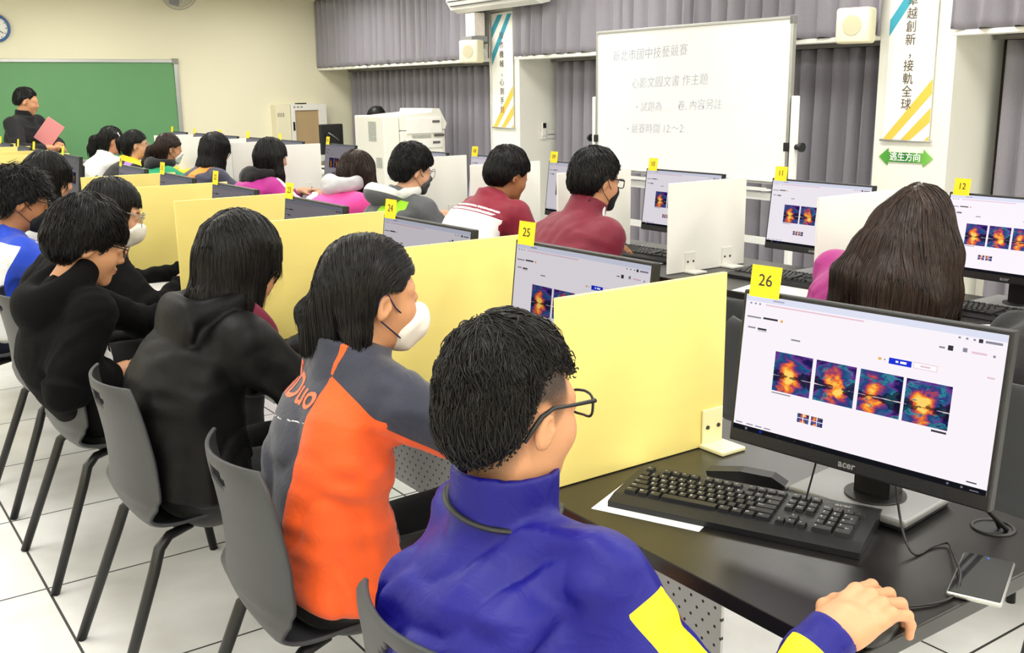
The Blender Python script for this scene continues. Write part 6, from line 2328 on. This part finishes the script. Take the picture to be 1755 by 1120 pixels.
# black jacket, yellow collar, purple patch
if want('bk'):
    F = bstudent('student in a black jacket with yellow collar and purple shoulder patch', 9.62, (1.0, 9.62, 1.060), yaw=-14, pitch=6, skin='skin_fair', hx=.34, neck_off=(-.05, 0, -.15), shw=.17, res=.012)
    F.build_body()
    hair_long(F, .014, front=.045, side=.02, mid=-.05, nape=-.07, res=.011, strands=1400, seg=9, step=.012, rad_=.0022, seed=151, wild=.08, parting=.0, tuck=True, face=.06, fringe=-.015, lo=F.H - .35, hi=F.H + .25, local=[([(-.09, .02, .03), (-.13, .03, .02)], [.04, .042])])
    F.glasses('silver', r=.026, round_=True)

    def at(P):
        t, r, f, L = half_y(F, P)
        return {'s1': np.minimum(np.minimum(-.07 - r, r + .15), f + .06) - np.clip((.75 - t), 0, 1), 's2': (t - .965) * L}
    F.build_jacket(extra=lambda P, d: smin(d, F.collar_sdf(P, .05, .072, .076, .009), .015), attrs=at, mats=layered('black_yellow_jacket', '#141416', [('s1', '#a77be0'), ('s2', '#f2d21c')], .65), wr=.004)
    F.build_trousers(MT['trouser_black'])

# white jacket, ponytail
if want('wh'):
    F = bstudent('girl in a white jacket with green hem, black ponytail and hair clip, farthest seat', 10.3, (.965, 10.3, 1.080), yaw=-4, pitch=14, skin='skin', hx=.34, neck_off=(-.055, 0, -.145), shw=.155, res=.012)
    F.build_body()
    hair_long(F, .014, front=.05, side=.012, mid=-.05, nape=-.07, res=.011, strands=1400, seg=10, step=.013, rad_=.0022, seed=161, wild=.08, parting=.0, tuck=True, face=.05, lo=F.H - .35, hi=F.H + .25, fringe=.01,
              local=[([(-.10, .0, .01), (-.14, .05, -.03), (-.15, .07, -.11), (-.13, .07, -.15)], [.03, .045, .042, .015])])
    org = Vector(F.root.location)
    MB().tube([Vector([float(x) for x in F.W(p_)]) - org for p_ in ((.02, -.088, .085), (.045, -.090, .055))], .006, 6).build('hair_clip', MT['white_plastic'], F.root)

    def at(P):
        t, r, f, L = half_y(F, P)
        g = (.42 - t) * L
        ln = .008 - np.abs((t - .36 + .5 * r) * L)
        return {'s1': g, 's2': np.maximum(ln, .008 - np.abs((t - .2 + .5 * r) * L))}
    F.build_jacket(extra=lambda P, d: smin(d, F.collar_sdf(P, .04, .068, .07, .008), .015), attrs=at, mats=layered('white_green_jacket', '#eeeeec', [('s1', '#2e8a55'), ('s2', '#e8ebe8')], .7), wr=.004)
    F.build_trousers(MT['trouser_black'])

# student at the right edge
if want('edge'):
    F = bstudent('student with long dark hair cut off by the right edge of the picture', 1.30, (1.24, 1.33, 1.0), yaw=0, pitch=25, res=.012, hx=.34, neck_off=(-.06, 0, -.14), shw=.16)
    F.build_body()
    hair_long(F, .016, side=-.05, nape=-.085, res=.012, strands=1200, seg=16, step=.013, rad_=.0018, seed=171, parting=.0, lo=F.H - .45, hi=F.H + .25, mat_='hair_brown', chains=[([F.H + A3(-.03, .05, .0), F.H + A3(-.03, .10, -.08), (1.19, 1.475, .83)], [.06, .045, .018]), ([F.H + A3(-.05, -.04, .0), F.H + A3(-.07, -.07, -.15), F.H + A3(-.06, -.06, -.30)], [.06, .05, .015])])
    F.build_jacket(mats=layered('black_edge', '#111113', [], .8), wr=.004)
    F.build_trousers(MT['trouser_black'])

# person behind the copier
if want('cp'):
    F = Fig('person with black hair seated behind the copier, only the crown showing', (3.50, 9.72, 0), (3.50, 9.75, 1.205), (3.50, 9.68, .56), yaw=90, pitch=15, res=.013, jacket={}, group='people beyond the desks', body_yaw=90, legs=True)
    F.build_body()
    hair_short(F, .018, side=-.01, nape=-.075, tz=.016, strands=500, res=.012, rad_=.0025, step=.010, seed=181)
    F.build_jacket(mats=layered('dark_top', '#1b1c20', [], .8), wr=.004)
    F.build_trousers(MT['trouser_black'])

# ---------------------------------------------------------------- teacher
if want('te'):
    F = Fig('man in a black blazer standing by the chalkboard, looking down, pink folder under his arm', (.26, 10.70, 0), (.325, 10.70, 1.455), (.30, 10.72, .82), yaw=-14, pitch=14, scale=1.0, res=.011, skin='skin', group='people beyond the desks', legs=False, body_yaw=-42,
            neck_off=(-.02, 0, -.155), shw=.20, bow=.03, handR=(.42, 10.46, 1.03), elbR=(.12, 10.40, 1.0), handL=(.55, 10.62, 1.05), elbL=(.62, 10.95, 1.0), jacket={'wid': (.19, .185, .18, .195, .18, .07), 'dep': (.13, .125, .13, .135, .115, .068)}, bulk=1.08, palms={'R': dict(fine=.006), 'L': dict(fine=.006)})
    F.build_body()
    hair_short(F, .008, side=.02, nape=-.055, tz=.012, fringe=-.014, strands=900, res=.009, rad_=.0016, step=.007, seed=191)
    F.build_jacket(extra=lambda P, d: smin(d, F.collar_sdf(P, .03, .075, .085, .008), .02), mats=layered('black_blazer', '#101014', [], .75, .05), wr=.004, lo=np.minimum(F.lo, F.pel - .3))
    F.build_part('turtleneck', lambda P: F.collar_sdf(P, .085, .066, .062, .010), layered('black_knit', '#0c0c0e', [], .9), res=.009)
    # long trousers and shoes of a standing man
    legs = []
    for sg in (1, -1):
        hp = F.pel + F.l0 * .09 * sg; kn = hp + F.f0 * .02; kn[2] = .46; an = hp + F.f0 * .0; an[2] = .09
        legs.append((hp, kn, an))

    def lg(P):
        d = ell(P, F.pel + A3(0, 0, -.02), (.14, .175, .13))
        for hp, kn, an in legs: d = smin(smin(d, cap(P, hp, kn, .09, .068), .05), cap(P, kn, an, .068, .056), .03)
        return d
    P_, Q_ = surface(lg, F.pel - A3(.3, .32, .85), F.pel + A3(.3, .32, .2), .014, 1)
    to_obj('trousers', P_, Q_, MT['trouser_black'], F.root)

    def shf(P):
        d = None
        for hp, kn, an in legs:
            e_ = smax(smin(cap(P, an * A3(1, 1, 0) + A3(0, 0, .035) - F.f0 * .04, an * A3(1, 1, 0) + A3(0, 0, .03) + F.f0 * .15, .042, .038), cap(P, an * A3(1, 1, 0) + A3(0, 0, .04), an, .045, .045), .03), .002 - P[:, 2], .003)
            d = e_ if d is None else np.minimum(d, e_)
        return d
    P_, Q_ = surface(shf, (F.pel - A3(.3, .35, 0)) * A3(1, 1, 0) - A3(0, 0, .02), (F.pel + A3(.4, .35, 0)) * A3(1, 1, 0) + A3(0, 0, .16), .012, 1)
    to_obj('shoes', P_, Q_, MT['black_plastic'], F.root)
    root = empty('folder', 'pink folder held by the man in the black blazer', 'folder', (.46, 10.53, 1.17), rad(-18))
    MB().box((-.085, -.006, -.12), (.085, .006, .12), .003, M=Matrix.Rotation(rad(38), 4, 'Y')).build('folder_cover', mat('pink_card', '#d98a8a', .7), root)
